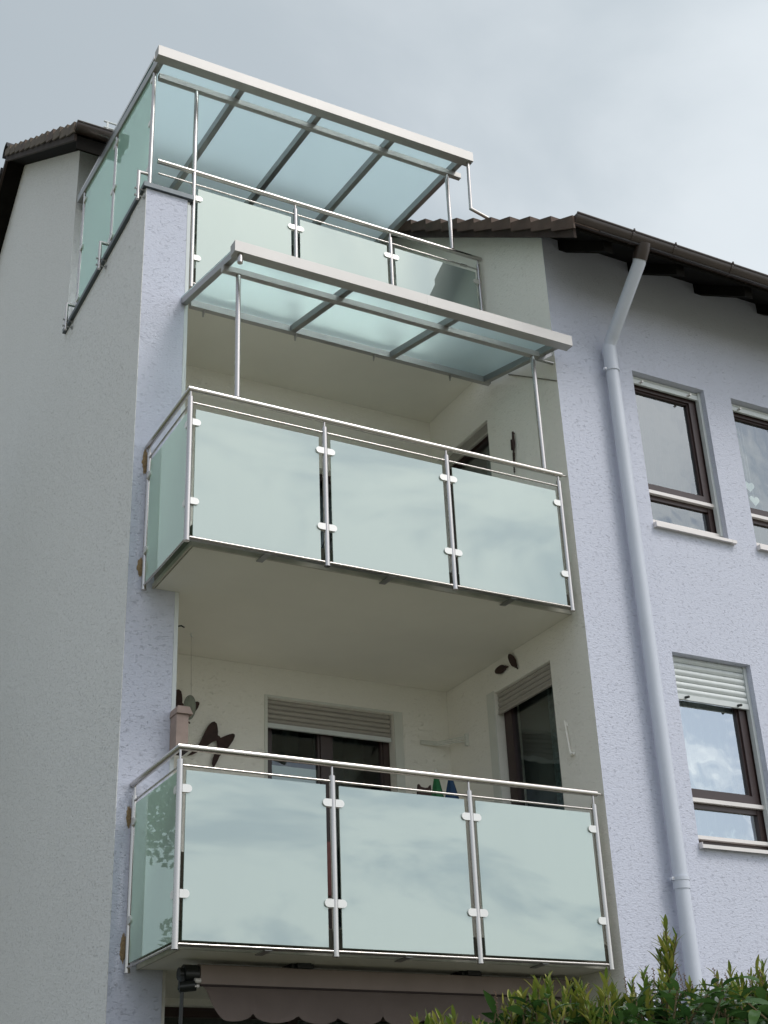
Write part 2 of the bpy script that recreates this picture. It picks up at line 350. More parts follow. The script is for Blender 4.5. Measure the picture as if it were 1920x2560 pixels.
def wall_grid(bm, us, vs, holes, fn, thick_vec):
    """wall in (u,v) with rectangular holes; fn(u,v)->3D front point; real thickness and reveals"""
    us = sorted(set(us + [h[0] for h in holes] + [h[1] for h in holes])); vs = sorted(set(vs + [h[2] for h in holes] + [h[3] for h in holes]))
    T_ = Vector(thick_vec); cache = {}
    def V(i, j, k):
        if (i, j, k) not in cache: cache[(i, j, k)] = bm.verts.new(Vector(fn(us[i], vs[j])) + T_ * k)
        return cache[(i, j, k)]
    def solid(i, j):
        if i < 0 or j < 0 or i >= len(us) - 1 or j >= len(vs) - 1: return False
        uc, vc = (us[i] + us[i + 1]) / 2, (vs[j] + vs[j + 1]) / 2
        return not any(h[0] < uc < h[1] and h[2] < vc < h[3] for h in holes)
    for i in range(len(us) - 1):
        for j in range(len(vs) - 1):
            if not solid(i, j): continue
            bm.faces.new((V(i, j, 0), V(i + 1, j, 0), V(i + 1, j + 1, 0), V(i, j + 1, 0)))
            bm.faces.new((V(i, j, 1), V(i, j + 1, 1), V(i + 1, j + 1, 1), V(i + 1, j, 1)))
            if not solid(i - 1, j): bm.faces.new((V(i, j, 0), V(i, j + 1, 0), V(i, j + 1, 1), V(i, j, 1)))
            if not solid(i + 1, j): bm.faces.new((V(i + 1, j, 0), V(i + 1, j, 1), V(i + 1, j + 1, 1), V(i + 1, j + 1, 0)))
            if not solid(i, j - 1): bm.faces.new((V(i, j, 0), V(i, j, 1), V(i + 1, j, 1), V(i + 1, j, 0)))
            if not solid(i, j + 1): bm.faces.new((V(i, j + 1, 0), V(i + 1, j + 1, 0), V(i + 1, j + 1, 1), V(i, j + 1, 1)))

# ------------------------------------------------------------------ dimensions (metres)
XL, XP, XR, XE = 2.875, 3.28, 6.34, 15.0      # gable wall, pier edge, recess side wall, far end
YF, YB, YT = -1.0, 1.18, 2.45                 # projecting facade, recess back wall, terrace back wall
PIT = 0.715
def zu(y): return 9.60 + PIT * (y + 1.0)       # underside of the roof
YR_, = (5.35,)                                 # ridge
ZR = zu(YR_)
def zu2(y): return ZR - PIT * (y - YR_)
YEND = 11.7

# ------------------------------------------------------------------ ground
def ground():
    bm = bmesh.new()
    n = 24; S = 400
    vs = [[bm.verts.new((-S + 2 * S * i / n, -S + 2 * S * j / n, 0)) for j in range(n + 1)] for i in range(n + 1)]
    for i in range(n):
        for j in range(n): bm.faces.new((vs[i][j], vs[i + 1][j], vs[i + 1][j + 1], vs[i][j + 1]))
    g = obj('ground', bm, simple('mown lawn', (0.18, 0.175, 0.11), 0.95, var=0.25, vscale=3, bump=0.03, bscale=25)); g['kind'] = 'structure'
    p = obj('path', B((-30, -11.5, -0.05), (30, -7.2, 0.004)), simple('grey paving', (0.40, 0.385, 0.35), 0.9, var=0.12, vscale=6)); p['kind'] = 'structure'
    q = obj('unseen_dark_bed', B((-2, -4.0, -0.05), (14, 1.1, 0.004)), simple('light absorbing dark bed', (0.045, 0.045, 0.028), 0.95, var=0.3, vscale=6)); q['kind'] = 'structure'  # unseen dark bed added to cut light bounced up under the balconies
ground()

# ------------------------------------------------------------------ the house
house = empty('apartment_house', 'three storey rendered apartment house with lilac front, grey gable side and recessed balconies', 'building')

# gable side wall with pier front (lilac on the street side)
bm = bmesh.new()
poly = [(XL, 0, 0), (XL, YEND, 0), (XL, YEND, zu2(YEND)), (XL, YR_, ZR), (XL, YT, zu(YT)), (XL, YT, 9.65), (XL, 0, 9.65)]
prism(bm, poly, (0.30, 0, 0))
o = obj('gable_wall', bm, ['grey'], house)
bm = bmesh.new(); box(bm, (XL + 0.30, 0, 0), (XP, YB + 0.3, 9.648)); obj('pier_wall', bm, ['recess'], house)
bm = bmesh.new(); box(bm, (XL, -0.022, 0), (XP - 0.03, -0.001, 9.65)); obj('pier_face', bm, ['lilac'], house)
bm = bmesh.new(); box(bm, (XP - 0.029, -0.024, 3.12), (XP + 0.003, -0.0015, 9.6)); obj('corner_bead', bm, ['pale_edge'], house)
# the grey render wraps to the very corner: a thin return
bm = bmesh.new(); box(bm, (XL - 0.006, -0.024, 0), (XL - 0.001, 0.4, 9.65)); obj('corner_render', bm, ['grey'], house)
# coping on pier and parapet
bm = bmesh.new(); box(bm, (XL - 0.035, -0.05, 9.652), (XP + 0.02, 0.32, 9.70)); box(bm, (XL - 0.035, 0.3203, 9.652), (XL + 0.33, YT - 0.002, 9.70))
obj('coping', bm, ['zinc'], house, bevel=0.004)

# recess back wall
W_LOW = (4.54, 5.77, 3.42, 5.594); W_MID = (4.54, 5.77, 6.14, 8.31)
bm = bmesh.new()
wall_grid(bm, [XP, XR], [0.0, 8.76], [W_LOW, W_MID, (3.37, 6.22, 0.3, 3.06)], lambda u, v: (u, YB, v), (0, 0.30, 0))
obj('recess_back_wall', bm, 'recess', house)
# side wall of the projecting part (faces the balconies)
D_LOW = (-0.48, 0.385, 3.40, 5.60); D_MID = (0.14, 1.0, 6.12, 8.24)
bm = bmesh.new()
hs = [D_LOW, D_MID]
wall_grid(bm, [YF + 0.30, YB + 0.3, YT + 2.9], [0.0, 9.62], hs, lambda u, v: (XR, u, v), (0.25, 0, 0))
prism(bm, [(XR, YF + 0.30, 9.62), (XR, YT + 2.9, 9.62), (XR, YT + 2.9, zu(YT + 2.9)), (XR, YF + 0.30, zu(YF + 0.30))], (0.25, 0, 0))
obj('recess_side_wall', bm, 'recess', house)
# projecting facade with its window openings
W1 = (7.195, 8.03, 6.77, 8.35); W2 = (8.355, 9.19, 6.77, 8.35); W3 = (7.195, 8.03, 4.02, 5.617)
bm = bmesh.new()
wall_grid(bm, [XR, XE], [0.0, 9.60], [W1, W2, W3], lambda u, v: (u, YF, v), (0, 0.299, 0))
prism(bm, [(XR, YF, 9.601), (XR, YF + 0.299, 9.601), (XR, YF + 0.299, zu(YF + 0.299))], (XE - XR, 0, 0))
bm.normal_update(); bmesh.ops.recalc_face_normals(bm, faces=bm.faces)
for f in bm.faces:
    if f.normal.x < -0.9 and abs(f.calc_center_median().x - XR) < 1e-3: f.material_index = 1
obj('front_wall', bm, ['lilac', 'recess'], house)
# far end and back of the building (never in view, but it closes the volume)
bm = bmesh.new(); box(bm, (XE - 0.3, YF + 0.3, 0), (XE, YEND, 9.6)); box(bm, (XL + 0.3, YEND - 0.3, 0), (XE - 0.3, YEND, 9.6))
obj('rear_wall', bm, ['lilac'], house)
# terrace back wall
bm = bmesh.new(); wall_grid(bm, [XL + 0.30, XR], [9.0, 12.04], [(4.3, 5.7, 9.1, 11.1)], lambda u, v: (u, YT, v), (0, 0.3, 0)); obj('terrace_wall', bm, 'recess', house)

# slabs
def slab(x0, y0, z0, z1, name='balcony_slab'):
    s = obj(name, B((x0, y0, z0), (XR - 0.001, YB - 0.001, z1)), 'ceiling', house)
    return s
def proj_slab(z0, z1):
    bm = bmesh.new()
    P = [(XP + 0.004, YB - 0.002, z0), (XR - 0.002, YB - 0.002, z0), (XR - 0.002, -0.82, z0), (3.09, -0.82, z0), (3.09, -0.027, z0), (XP + 0.004, -0.027, z0)]
    prism(bm, P, (0, 0, z1 - z0)); s = obj('balcony_slab', bm, 'ceiling', house)
    bm = bmesh.new()   # stained edge strip and drip angle
    box(bm, (3.082, -0.832, z0 + 0.012), (XR - 0.004, -0.8205, z1 - 0.004)); box(bm, (3.078, -0.8195, z0 + 0.012), (3.0895, -0.03, z1 - 0.004))
    obj('slab_edge', bm, 'slabedge', s)
    bm = bmesh.new()
    box(bm, (3.066, -0.850, z0 - 0.006), (XR - 0.005, -0.8335, z0 + 0.030)); box(bm, (3.062, -0.8325, z0 - 0.006), (3.0775, -0.03, z0 + 0.030))
    obj('drip_angle', bm, 'ceiling_edge', s)
    return s
proj_slab(5.87, 6.05); proj_slab(3.108, 3.28)
bm = bmesh.new(); box(bm, (XP + 0.004, 0.04, 8.76), (XR - 0.002, YT - 0.001, 8.985)); s = obj('terrace_slab', bm, 'ceiling', house)
bm = bmesh.new(); box(bm, (XP + 0.003, 0.03, 8.775), (XR - 0.003, 0.0395, 8.975)); obj('slab_edge', bm, 'slabedge', s)
# flashing line on the side wall under the upper canopy
bm = bmesh.new(); bar(bm, (XR - 0.004, -0.285, 8.494), (XR - 0.004, -0.998, 8.01), 0.006, 0.010); obj('render_joint', bm, 'slabedge', house)

# ---------------- rooms behind the openings
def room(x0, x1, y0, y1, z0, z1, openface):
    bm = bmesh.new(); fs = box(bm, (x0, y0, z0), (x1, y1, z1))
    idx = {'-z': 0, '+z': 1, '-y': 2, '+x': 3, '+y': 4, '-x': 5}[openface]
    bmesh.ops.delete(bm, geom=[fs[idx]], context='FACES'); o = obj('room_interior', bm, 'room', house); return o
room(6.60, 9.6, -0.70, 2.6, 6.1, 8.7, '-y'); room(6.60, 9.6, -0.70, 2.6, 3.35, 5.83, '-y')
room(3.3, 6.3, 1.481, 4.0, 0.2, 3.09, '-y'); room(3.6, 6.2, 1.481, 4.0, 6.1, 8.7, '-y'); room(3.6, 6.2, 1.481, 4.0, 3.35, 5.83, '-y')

def curtain(parent, p0, p1, z0, z1, nrm, mat='curtain', amp=0.02, wl=0.09, lace=False):
    bm = bmesh.new(); p0, p1 = Vector(p0), Vector(p1); nrm = Vector(nrm); Ln = (p1 - p0).length; n = max(12, int(Ln / wl * 8)); rows = 6
    grid = []
    for i in range(n + 1):
        t = i / n; c = p0.lerp(p1, t); off = nrm * amp * (math.sin(2 * PI * t * Ln / wl) + 0.4 * math.sin(5.3 * t * Ln / wl))
        col = []
        for j in range(rows + 1):
            zz_ = z0 + (z1 - z0) * j / rows
            if j == 0 and lace: zz_ += 0.03 * abs(math.sin(PI * t * Ln / 0.08))
            col.append(bm.verts.new((c.x + off.x, c.y + off.y, zz_)))
        grid.append(col)
    for i in range(n):
        for j in range(rows): bm.faces.new((grid[i][j], grid[i + 1][j], grid[i + 1][j + 1], grid[i][j + 1]))
    r = bmesh.ops.solidify(bm, geom=bm.faces[:], thickness=0.002)
    return obj('curtain', bm, mat, parent, smooth=True)

def ring_frame(bm, u0, u1, v0, v1, wd, d0, d1, P, wl=None):
    """rectangular frame profile; P(u,d,v) -> 3D ; mitred look via four butted bars"""
    def bx(a, b, c, d):
        p, q = P(a, d0, c), P(b, d1, d); box(bm, p, q)
    wl = wd if wl is None else wl
    bx(u0, u0 + wl, v0, v1); bx(u1 - wd, u1, v0, v1)
    bx(u0 + wl + 0.0002, u1 - wd - 0.0002, v0, v0 + wd); bx(u0 + wl + 0.0002, u1 - wd - 0.0002, v1 - wd, v1)

def facade_window(W, shutter_drop, cur='curtain', name='window', pane='pane'):
    x0, x1, z0, z1 = W
    P = lambda u, d, v: (u, YF + d, v)
    zt = z1
    tz0, tz1 = z0 + 0.315, z0 + 0.475      # transom band
    bm = bmesh.new()
    ring_frame(bm, x0 + 0.002, x1 - 0.002, z0 + 0.032, zt - 0.002, 0.078, 0.115, 0.185, P, 0.035)
    box(bm, P(x0 + 0.0375, 0.12, tz0 + 0.02), P(x1 - 0.0525, 0.185, tz1 - 0.06))
    fr = obj(name, bm, 'frame', house, bevel=0.005)
    bm = bmesh.new()
    ring_frame(bm, x0 + 0.039, x1 - 0.054, tz1 - 0.058, zt - 0.056, 0.062, 0.100, 0.165, P, 0.04)
    obj('sash', bm, 'frame', fr, bevel=0.006)
    bm = bmesh.new(); ring_frame(bm, x0 + 0.0795, x1 - 0.1165, tz1 + 0.0045, zt - 0.1185, 0.014, 0.118, 0.150, P); obj('glazing_bead', bm, 'frame', fr, bevel=0.003)
    bm = bmesh.new(); box(bm, P(x0 + 0.088, 0.140, tz1 + 0.01), P(x1 - 0.125, 0.146, zt - 0.125)); obj('pane', bm, pane, fr)
    bm = bmesh.new(); box(bm, P(x0 + 0.038, 0.140, z0 + 0.111), P(x1 - 0.053, 0.146, tz0 + 0.019)); obj('pane', bm, pane, fr)
    # bright aluminium drip bars
    bm = bmesh.new(); box(bm, P(x0 + 0.02, 0.080, tz1 - 0.098), P(x1 - 0.012, 0.1145, tz1 - 0.066)); obj('drip_bar', bm, 'alu', fr, bevel=0.004)
    bm = bmesh.new(); box(bm, P(x0 + 0.02, 0.075, z0 + 0.080), P(x1 - 0.012, 0.1145, z0 + 0.108)); obj('drip_bar', bm, 'alu', fr, bevel=0.004)
    # sill with end caps
    bm = bmesh.new()
    prism(bm, [(x0 + 0.001, YF - 0.045, z0 - 0.022), (x0 + 0.001, YF - 0.045, z0 + 0.006), (x0 + 0.001, YF + 0.112, z0 + 0.030), (x0 + 0.001, YF + 0.112, z0 + 0.001)], (x1 - x0 - 0.002, 0, 0))
    box(bm, (x0 - 0.006, YF - 0.046, z0 - 0.024), (x0 - 0.0005, YF + 0.0, z0 + 0.022)); box(bm, (x1 + 0.0005, YF - 0.046, z0 - 0.024), (x1 + 0.05, YF - 0.0015, z0 + 0.006))
    obj('sill', bm, 'alu', fr)
    # shutter guide rails
    bm = bmesh.new(); box(bm, P(x1 - 0.03, 0.055, z0 + 0.08), P(x1 - 0.0015, 0.1, zt - 0.003)); obj('guide_rail', bm, 'slat', fr)
    bm = bmesh.new(); box(bm, P(x0 + 0.0015, 0.055, z0 + 0.08), P(x0 + 0.03, 0.1, zt - 0.003)); obj('guide_rail', bm, 'slat', fr)
    # roller shutter
    zb_ = z1 - shutter_drop; n = max(0, round((shutter_drop - 0.05) / 0.056)); h = (shutter_drop - 0.05) / n if n else 0
    for k in range(n):
        za = zb_ + 0.05 + k * h
        bm = bmesh.new(); pr = []
        for q in range(7):
            t = q / 6; pr.append((x0 + 0.032, YF + 0.078 - 0.013 * math.sin(PI * t), za + 0.003 + (h - 0.005) * t))
        pr += [(x0 + 0.032, YF + 0.088, za + h - 0.002), (x0 + 0.032, YF + 0.088, za + 0.003)]
        prism(bm, pr, (x1 - x0 - 0.064, 0, 0)); obj('shutter_slat', bm, 'slat', fr, smooth=True)
    bm = bmesh.new(); box(bm, P(x0 + 0.032, 0.062, zb_), P(x1 - 0.032, 0.084, zb_ + 0.046)); obj('shutter_bottom_rail', bm, 'slat', fr, bevel=0.004)
    for xx in (x0 + 0.13, x1 - 0.15):
        bm = bmesh.new(); tube(bm, [(xx, YF + 0.062, zb_ + 0.02), (xx, YF + 0.02, zb_ + 0.012)], 0.011, 10); obj('stop_peg', bm, 'black' if shutter_drop > 0.2 else 'alu', fr, smooth=True)
    curtain(fr, (x0 + 0.06, YF + 0.34, 0), (x1 - 0.05, YF + 0.34, 0), z0 - 0.3, z1 + 0.05, (0, 1, 0), cur)
    return fr
w1 = facade_window(W1, 0.085, 'dim_backing'); w2 = facade_window(W2, 0.085, 'curtain_grey'); w3 = facade_window(W3, 0.38, pane='pane_bright')
w1['label'] = 'upper window nearest the downpipe, shutter fully up'; w2['label'] = 'upper window cut by the right edge of the photo'; w3['label'] = 'lower window with its shutter a quarter down'

def recess_window():
    x0, x1, z0, z1 = W_LOW
    P = lambda u, d, v: (u, YB + d, v)
    bm = bmesh.new(); ring_frame(bm, x0 + 0.002, x1 - 0.002, z0, z1 - 0.002, 0.062, 0.10, 0.17, P)
    box(bm, P(5.085, 0.095, z0 + 0.0625), P(5.185, 0.165, z1 - 0.0645)); fr = obj('balcony_window', bm, 'frame', house, bevel=0.005)
    for a, b in ((x0 + 0.066, 5.083), (5.187, x1 - 0.066)):
        bm = bmesh.new(); ring_frame(bm, a, b, z0 + 0.066, z1 - 0.068, 0.022, 0.108, 0.15, P); obj('sash', bm, 'frame', fr, bevel=0.004)
        bm = bmesh.new(); box(bm, P(a + 0.021, 0.130, z0 + 0.087), P(b - 0.021, 0.136, z1 - 0.09)); obj('pane', bm, 'pane_dark', fr)
    h = 0.043
    for k in range(5):
        za = 5.382 + k * h
        bm = bmesh.new(); pr = []
        for q in range(7):
            t = q / 6; pr.append((x0 + 0.012, YB + 0.052 - 0.010 * math.sin(PI * t), za + 0.002 + (h - 0.004) * t))
        pr += [(x0 + 0.012, YB + 0.064, za + h - 0.002), (x0 + 0.012, YB + 0.064, za + 0.002)]
        prism(bm, pr, (x1 - x0 - 0.024, 0, 0)); obj('shutter_slat', bm, 'slat_beige', fr, smooth=True)
    bm = bmesh.new(); box(bm, P(x0 + 0.012, 0.036, 5.340), P(x1 - 0.012, 0.062, 5.379)); obj('shutter_bottom_rail', bm, 'slat', fr, bevel=0.006)
    bm = bmesh.new()
    box(bm, P(x0 - 0.03, -0.008, z0), P(x0 - 0.001, -0.0005, z1 + 0.02)); box(bm, P(x1 + 0.001, -0.012, z0), P(x1 + 0.085, -0.0005, z1 + 0.02))
    box(bm, P(x0 - 0.001 + 0.0015, -0.008, z1 + 0.002), P(x1 + 0.0005, -0.0005, z1 + 0.02)); obj('plaster_border', bm, 'white', fr)
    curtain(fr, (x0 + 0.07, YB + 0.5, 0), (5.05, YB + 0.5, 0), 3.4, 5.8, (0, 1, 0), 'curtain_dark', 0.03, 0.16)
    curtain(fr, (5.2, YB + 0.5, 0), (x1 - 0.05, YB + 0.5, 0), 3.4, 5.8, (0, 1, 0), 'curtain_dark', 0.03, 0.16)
    bm = bmesh.new(); box(bm, P(x0 + 0.09, 0.142, 4.0), P(5.06, 0.147, 5.045)); obj('window_film', bm, simple('white privacy film', (0.72, 0.76, 0.80), 0.6, var=0.02), fr)
    # added dark-glazed window standing in for the shaded ground floor wall under the awning
    bm = bmesh.new(); ring_frame(bm, 3.372, 6.218, 0.302, 3.058, 0.07, 0.10, 0.17, P); box(bm, P(4.76, 0.1, 0.373), P(4.84, 0.17, 2.987)); fr3 = obj('dark_fill_window', bm, 'frame', house, bevel=0.005)
    for a, b in ((3.443, 4.759), (4.841, 6.147)):
        bm = bmesh.new(); box(bm, P(a, 0.130, 0.374), P(b, 0.136, 2.986)); obj('pane', bm, 'pane_dark', fr3)
    # upper balcony window, hidden behind the railing glass
    x0, x1, z0, z1 = W_MID
    bm = bmesh.new(); ring_frame(bm, x0 + 0.002, x1 - 0.002, z0, z1 - 0.35, 0.062, 0.10, 0.17, P); fr2 = obj('balcony_window', bm, 'frame', house, bevel=0.005)
    bm = bmesh.new(); box(bm, P(x0 + 0.06, 0.130, z0 + 0.06), P(x1 - 0.06, 0.136, z1 - 0.40)); obj('pane', bm, 'pane_dark', fr2)
    bm = bmesh.new(); box(bm, P(x0 + 0.001, 0.001, z1 - 0.349), P(x1 - 0.001, 0.2, z1 - 0.001)); obj('lintel_infill', bm, 'recess', fr2)
recess_window()

def side_door(D, beige, drop):
    y0, y1, z0, z1 = D
    P = lambda u, d, v: (XR + d, u, v)
    bm = bmesh.new(); ring_frame(bm, y0 + 0.002, y1 - 0.002, z0, z1 - 0.002, 0.05, 0.085, 0.16, P, 0.02); fr = obj('balcony_door', bm, 'frame', house, bevel=0.005)
    bm = bmesh.new(); ring_frame(bm, y0 + 0.024, y1 - 0.054, z0 + 0.054, z1 - 0.055, 0.09, 0.065, 0.13, P, 0.03); obj('sash', bm, 'frame', fr, bevel=0.008)
    bm = bmesh.new(); box(bm, P(y0 + 0.053, 0.095, z0 + 0.143), P(y1 - 0.143, 0.101, z1 - 0.145)); obj('pane', bm, 'pane_dark', fr)
    n = 4; h = (drop - 0.02) / n
    for k in range(n):
        za = z1 - drop + 0.018 + k * h
        bm = bmesh.new(); pr = []
        for q in range(7):
            t = q / 6; pr.append((XR + 0.036 - 0.010 * math.sin(PI * t), y0 + 0.01, za + 0.002 + (h - 0.004) * t))
        pr += [(XR + 0.046, y0 + 0.01, za + h - 0.002), (XR + 0.046, y0 + 0.01, za + 0.002)]
        prism(bm, pr, (0, y1 - y0 - 0.02, 0)); obj('shutter_slat', bm, beige, fr, smooth=True)
    bm = bmesh.new(); box(bm, P(y0 + 0.01, 0.022, z1 - drop - 0.004), P(y1 - 0.01, 0.046, z1 - drop + 0.016)); obj('shutter_bottom_rail', bm, beige, fr)
    bm = bmesh.new(); box(bm, P(y1 + 0.001, -0.008, z0), P(y1 + 0.115, -0.0006, z1 + 0.02)); obj('plaster_border', bm, 'white', fr)
    curtain(fr, (XR + 0.17, y0 + 0.03, 0), (XR + 0.17, y0 + 0.33, 0), z0 + 0.1, z1 - 0.1, (1, 0, 0), 'curtain_net', 0.012, 0.07)
    return fr
M['curtain_net'] = simple('dim lace curtain', (0.20, 0.27, 0.28), 0.9, var=0.5, vscale=38)
side_door(D_LOW, 'slat_beige', 0.19); side_door(D_MID, 'slat_beige', 0.12)

# ---------------- roof
bm = bmesh.new()
XV, XV2 = 6.15, 2.63; YE1 = -1.70; YE2 = 1.74; TH = 0.05
def roofslab(x0, x1, ya, yb, f, lo=0.0, hi=TH):
    prism(bm, [(x0, ya, f(ya) + lo), (x0, yb, f(yb) + lo), (x0, yb, f(yb) + hi), (x0, ya, f(ya) + hi)], (x1 - x0, 0, 0))
roofslab(XV + 0.03, XE + 0.3, YE1, YE2, zu); roofslab(XV2 + 0.03, XE + 0.3, YE2 + 0.0005, YR_, zu)
roofslab(XV2 + 0.03, XE + 0.3, YR_ + 0.0005, YEND + 0.7, zu2)
roof = obj('roof', bm, 'soffit', house)
# tile covering as rows of real courses
bm = bmesh.new()
PY = 0.30
def zlow(y): return zu(y) - 0.072      # the tiles of the lower roof lie closer to the boards
def course(x0, x1, y, f, sgn=1):
    a, b = y, y + PY * 1.08 * sgn
    za, zb2 = f(a), f(b)
    prism(bm, [(x0, a, za + 0.130), (x0, b, zb2 + 0.075), (x0, b, zb2 + 0.115), (x0, a, za + 0.185)], (x1 - x0, 0, 0))
y = YE1 - 0.05
while y < YR_ - 0.1:
    x0 = XV + 0.035 if y < YE2 - 0.1 else XV2 + 0.035
    xx = x0
    course(xx + 0.22, XE + 0.3, y, zlow if y < YE2 - 0.1 else zu)
    y += PY
y = YEND + 0.75
while y > YR_ + 0.1:
    course(XV2 + 0.26, XE + 0.3, y, zu2, -1); y -= PY
cov = obj('tile_covering', bm, 'tile_dark', roof); cov['kind'] = 'stuff'
def verge_tile(x, y, f, mat, sgn=1, hang=0.10):
    bm = bmesh.new()
    a, b = y, y + PY * 1.04 * sgn
    za, zb2 = f(a), f(b)
    jx = random.uniform(-0.006, 0.006); jz = random.uniform(-0.004, 0.006)
    # top leaf and side flap
    prism(bm, [(x + jx, a, za + 0.135 + jz), (x + jx, b, zb2 + 0.105 + jz), (x + jx, b, zb2 + 0.145 + jz), (x + jx, a, za + 0.215 + jz)], (0.252, 0, 0))
    prism(bm, [(x + jx - 0.018, a, za + 0.215 + jz - hang - 0.035), (x + jx - 0.018, b, zb2 + 0.145 + jz - hang), (x + jx - 0.018, b, zb2 + 0.145 + jz), (x + jx - 0.018, a, za + 0.215 + jz)], (0.0175, 0, 0))
    obj('roof_tile', bm, mat, roof)
y = YE1 - 0.05
while y < YR_ - 0.2:
    verge_tile(XV - 0.01, y, zlow if y < YE2 - 0.1 else zu, 'tile'); y += PY
y = YE2 - 0.05; k = 0
while y < YR_ - 0.15:
    verge_tile(XV2 - 0.01, y, zu, 'tile_old' if k % 5 != 3 else 'tile'); y += PY; k += 1
y = YEND + 0.75
while y > YR_ + 0.2:
    verge_tile(XV2 - 0.01, y, zu2, 'tile_dark', -1); y -= PY
for k in range(8):
    xx = XV2 - 0.03 + k * 0.4
    bm = bmesh.new(); pts = []
    for q in range(9):
        a = PI * q / 8; pts.append((xx, YR_ + 0.13 * math.cos(a), ZR + 0.12 + 0.14 * math.sin(a)))
    for q in range(8, -1, -1):
        a = PI * q / 8; pts.append((xx, YR_ + 0.11 * math.cos(a), ZR + 0.12 + 0.12 * math.sin(a)))
    prism(bm, pts, (0.42, 0, 0)); obj('ridge_tile', bm, 'tile_dark', roof)
# verge boards
def vboard(x, ya, yb, f, mat='board', dn=0.085, up_=0.045):
    bm = bmesh.new(); prism(bm, [(x, ya, f(ya) - dn), (x, yb, f(yb) - dn), (x, yb, f(yb) + up_), (x, ya, f(ya) + up_)], (0.028, 0, 0)); obj('verge_board', bm, mat, roof)
vboard(XV, YE1 - 0.0, YR_ - 0.5, zu); vboard(XV2, YE2, YR_ - 0.001, zu, 'board', 0.02, 0.10); vboard(XV2, YR_ + 0.001, YEND + 0.7, zu2, 'board', 0.02, 0.10)
# boarding between verge board and gable wall, rafters under the eaves
def rafter(x, ya, yb, f, wd=0.09, dp=0.115):
    bm = bmesh.new(); prism(bm, [(x, ya, f(ya) - dp), (x, yb, f(yb) - dp), (x, yb, f(yb) - 0.001), (x, ya, f(ya) - 0.001)], (wd, 0, 0)); obj('rafter', bm, 'soffit', roof)
for k in range(11):
    rafter(6.52 + k * 0.80, YE1 + 0.06, YF - 0.004, zu)
for k in range(4):
    rafter(XV2 + 0.5 + k * 0.8, YE2 + 0.06, YT - 0.004, zu)
# fascia boards
bm = bmesh.new(); box(bm, (XV2 + 0.029, YE2 - 0.002, zu(YE2) - 0.12), (XV - 0.03, YE2 + 0.022, zu(YE2) - 0.002))
obj('fascia', bm, 'soffit', roof)

def gutter(x0, x1, yc, zt, joints, r=0.078, nm='gutter'):
    bm = bmesh.new(); n = 12; rings = []
    for xx in (x0, x1):
        o_, i_ = [], []
        for q in range(n + 1):
            a = PI + PI * q / n
            o_.append(bm.verts.new((xx, yc + r * math.cos(a), zt + r * math.sin(a)))); i_.append(bm.verts.new((xx, yc + (r - 0.004) * math.cos(a), zt + (r - 0.004) * math.sin(a))))
        rings.append((o_, i_))
    (oa, ia), (ob, ib) = rings
    for q in range(n):
        bm.faces.new((oa[q], oa[q + 1], ob[q + 1], ob[q])); bm.faces.new((ia[q], ib[q], ib[q + 1], ia[q + 1]))
    bm.faces.new((oa[0], ob[0], ib[0], ia[0])); bm.faces.new((oa[n], ia[n], ib[n], ob[n]))
    g = obj(nm, bm, 'gutter', house, smooth=True)
    bm = bmesh.new(); prism(bm, [(x0 - 0.004, yc + (r + 0.002) * math.cos(PI + PI * q / n), zt + (r + 0.002) * math.sin(PI + PI * q / n)) for q in range(n + 1)], (0.004, 0, 0)); obj('end_cap', bm, 'gutter', g)
    bm = bmesh.new(); tube(bm, [(x0 - 0.003, yc - r, zt), (x1, yc - r, zt)], 0.011, 8); obj('gutter_bead', bm, 'gutter', g, smooth=True)
    for xx in joints:
        bm = bmesh.new()
        prism(bm, [(xx, yc + (r + 0.005) * math.cos(PI + PI * q / n), zt + (r + 0.005) * math.sin(PI + PI * q / n)) for q in range(n + 1)] + [(xx, yc + (r + 0.0008) * math.cos(2 * PI - PI * q / n), zt + (r + 0.0008) * math.sin(2 * PI - PI * q / n)) for q in range(n + 1)], (0.025, 0, 0))
        tube(bm, [(xx + 0.0125, yc - r - 0.013, zt - 0.004), (xx + 0.0125, yc - r - 0.013, zt + 0.016)], 0.009, 6)
        obj('gutter_bracket', bm, 'gutter', g)
    return g
g1 = gutter(XV - 0.005, XE + 0.3, -1.72, 9.207, [6.73, 7.19, 7.85, 8.5, 9.2, 9.9, 10.6, 11.3])
g2 = gutter(XV2 - 0.005, XV - 0.05, 1.70, 11.70, [3.3, 4.0, 4.7])
bm = bmesh.new(); tube(bm, [(6.89, -1.72, 9.165), (6.89, -1.70, 9.11), (6.89, -1.655, 9.04)], 0.066, 16, radii=[0.075, 0.070, 0.066]); obj('gutter_outlet', bm, 'gutter', g1, smooth=True)

# snow guard on the upper roof
sg = empty('snow_guard', 'small grey snow guard grille standing on the tiled roof behind the glass screen', 'snow guard')
for zz_ in (0.11, 0.19): obj('rail', T([(2.97, 1.90, zu(1.9) + 0.20 + zz_), (4.6, 1.90, zu(1.9) + 0.20 + zz_)], 0.010, 8), 'slat', sg)
for k in range(12): obj('bracket', B((3.0 + k * 0.13, 1.893, zu(1.9) + 0.12), (3.022 + k * 0.13, 1.907, zu(1.9) + 0.40)), 'slat', sg)

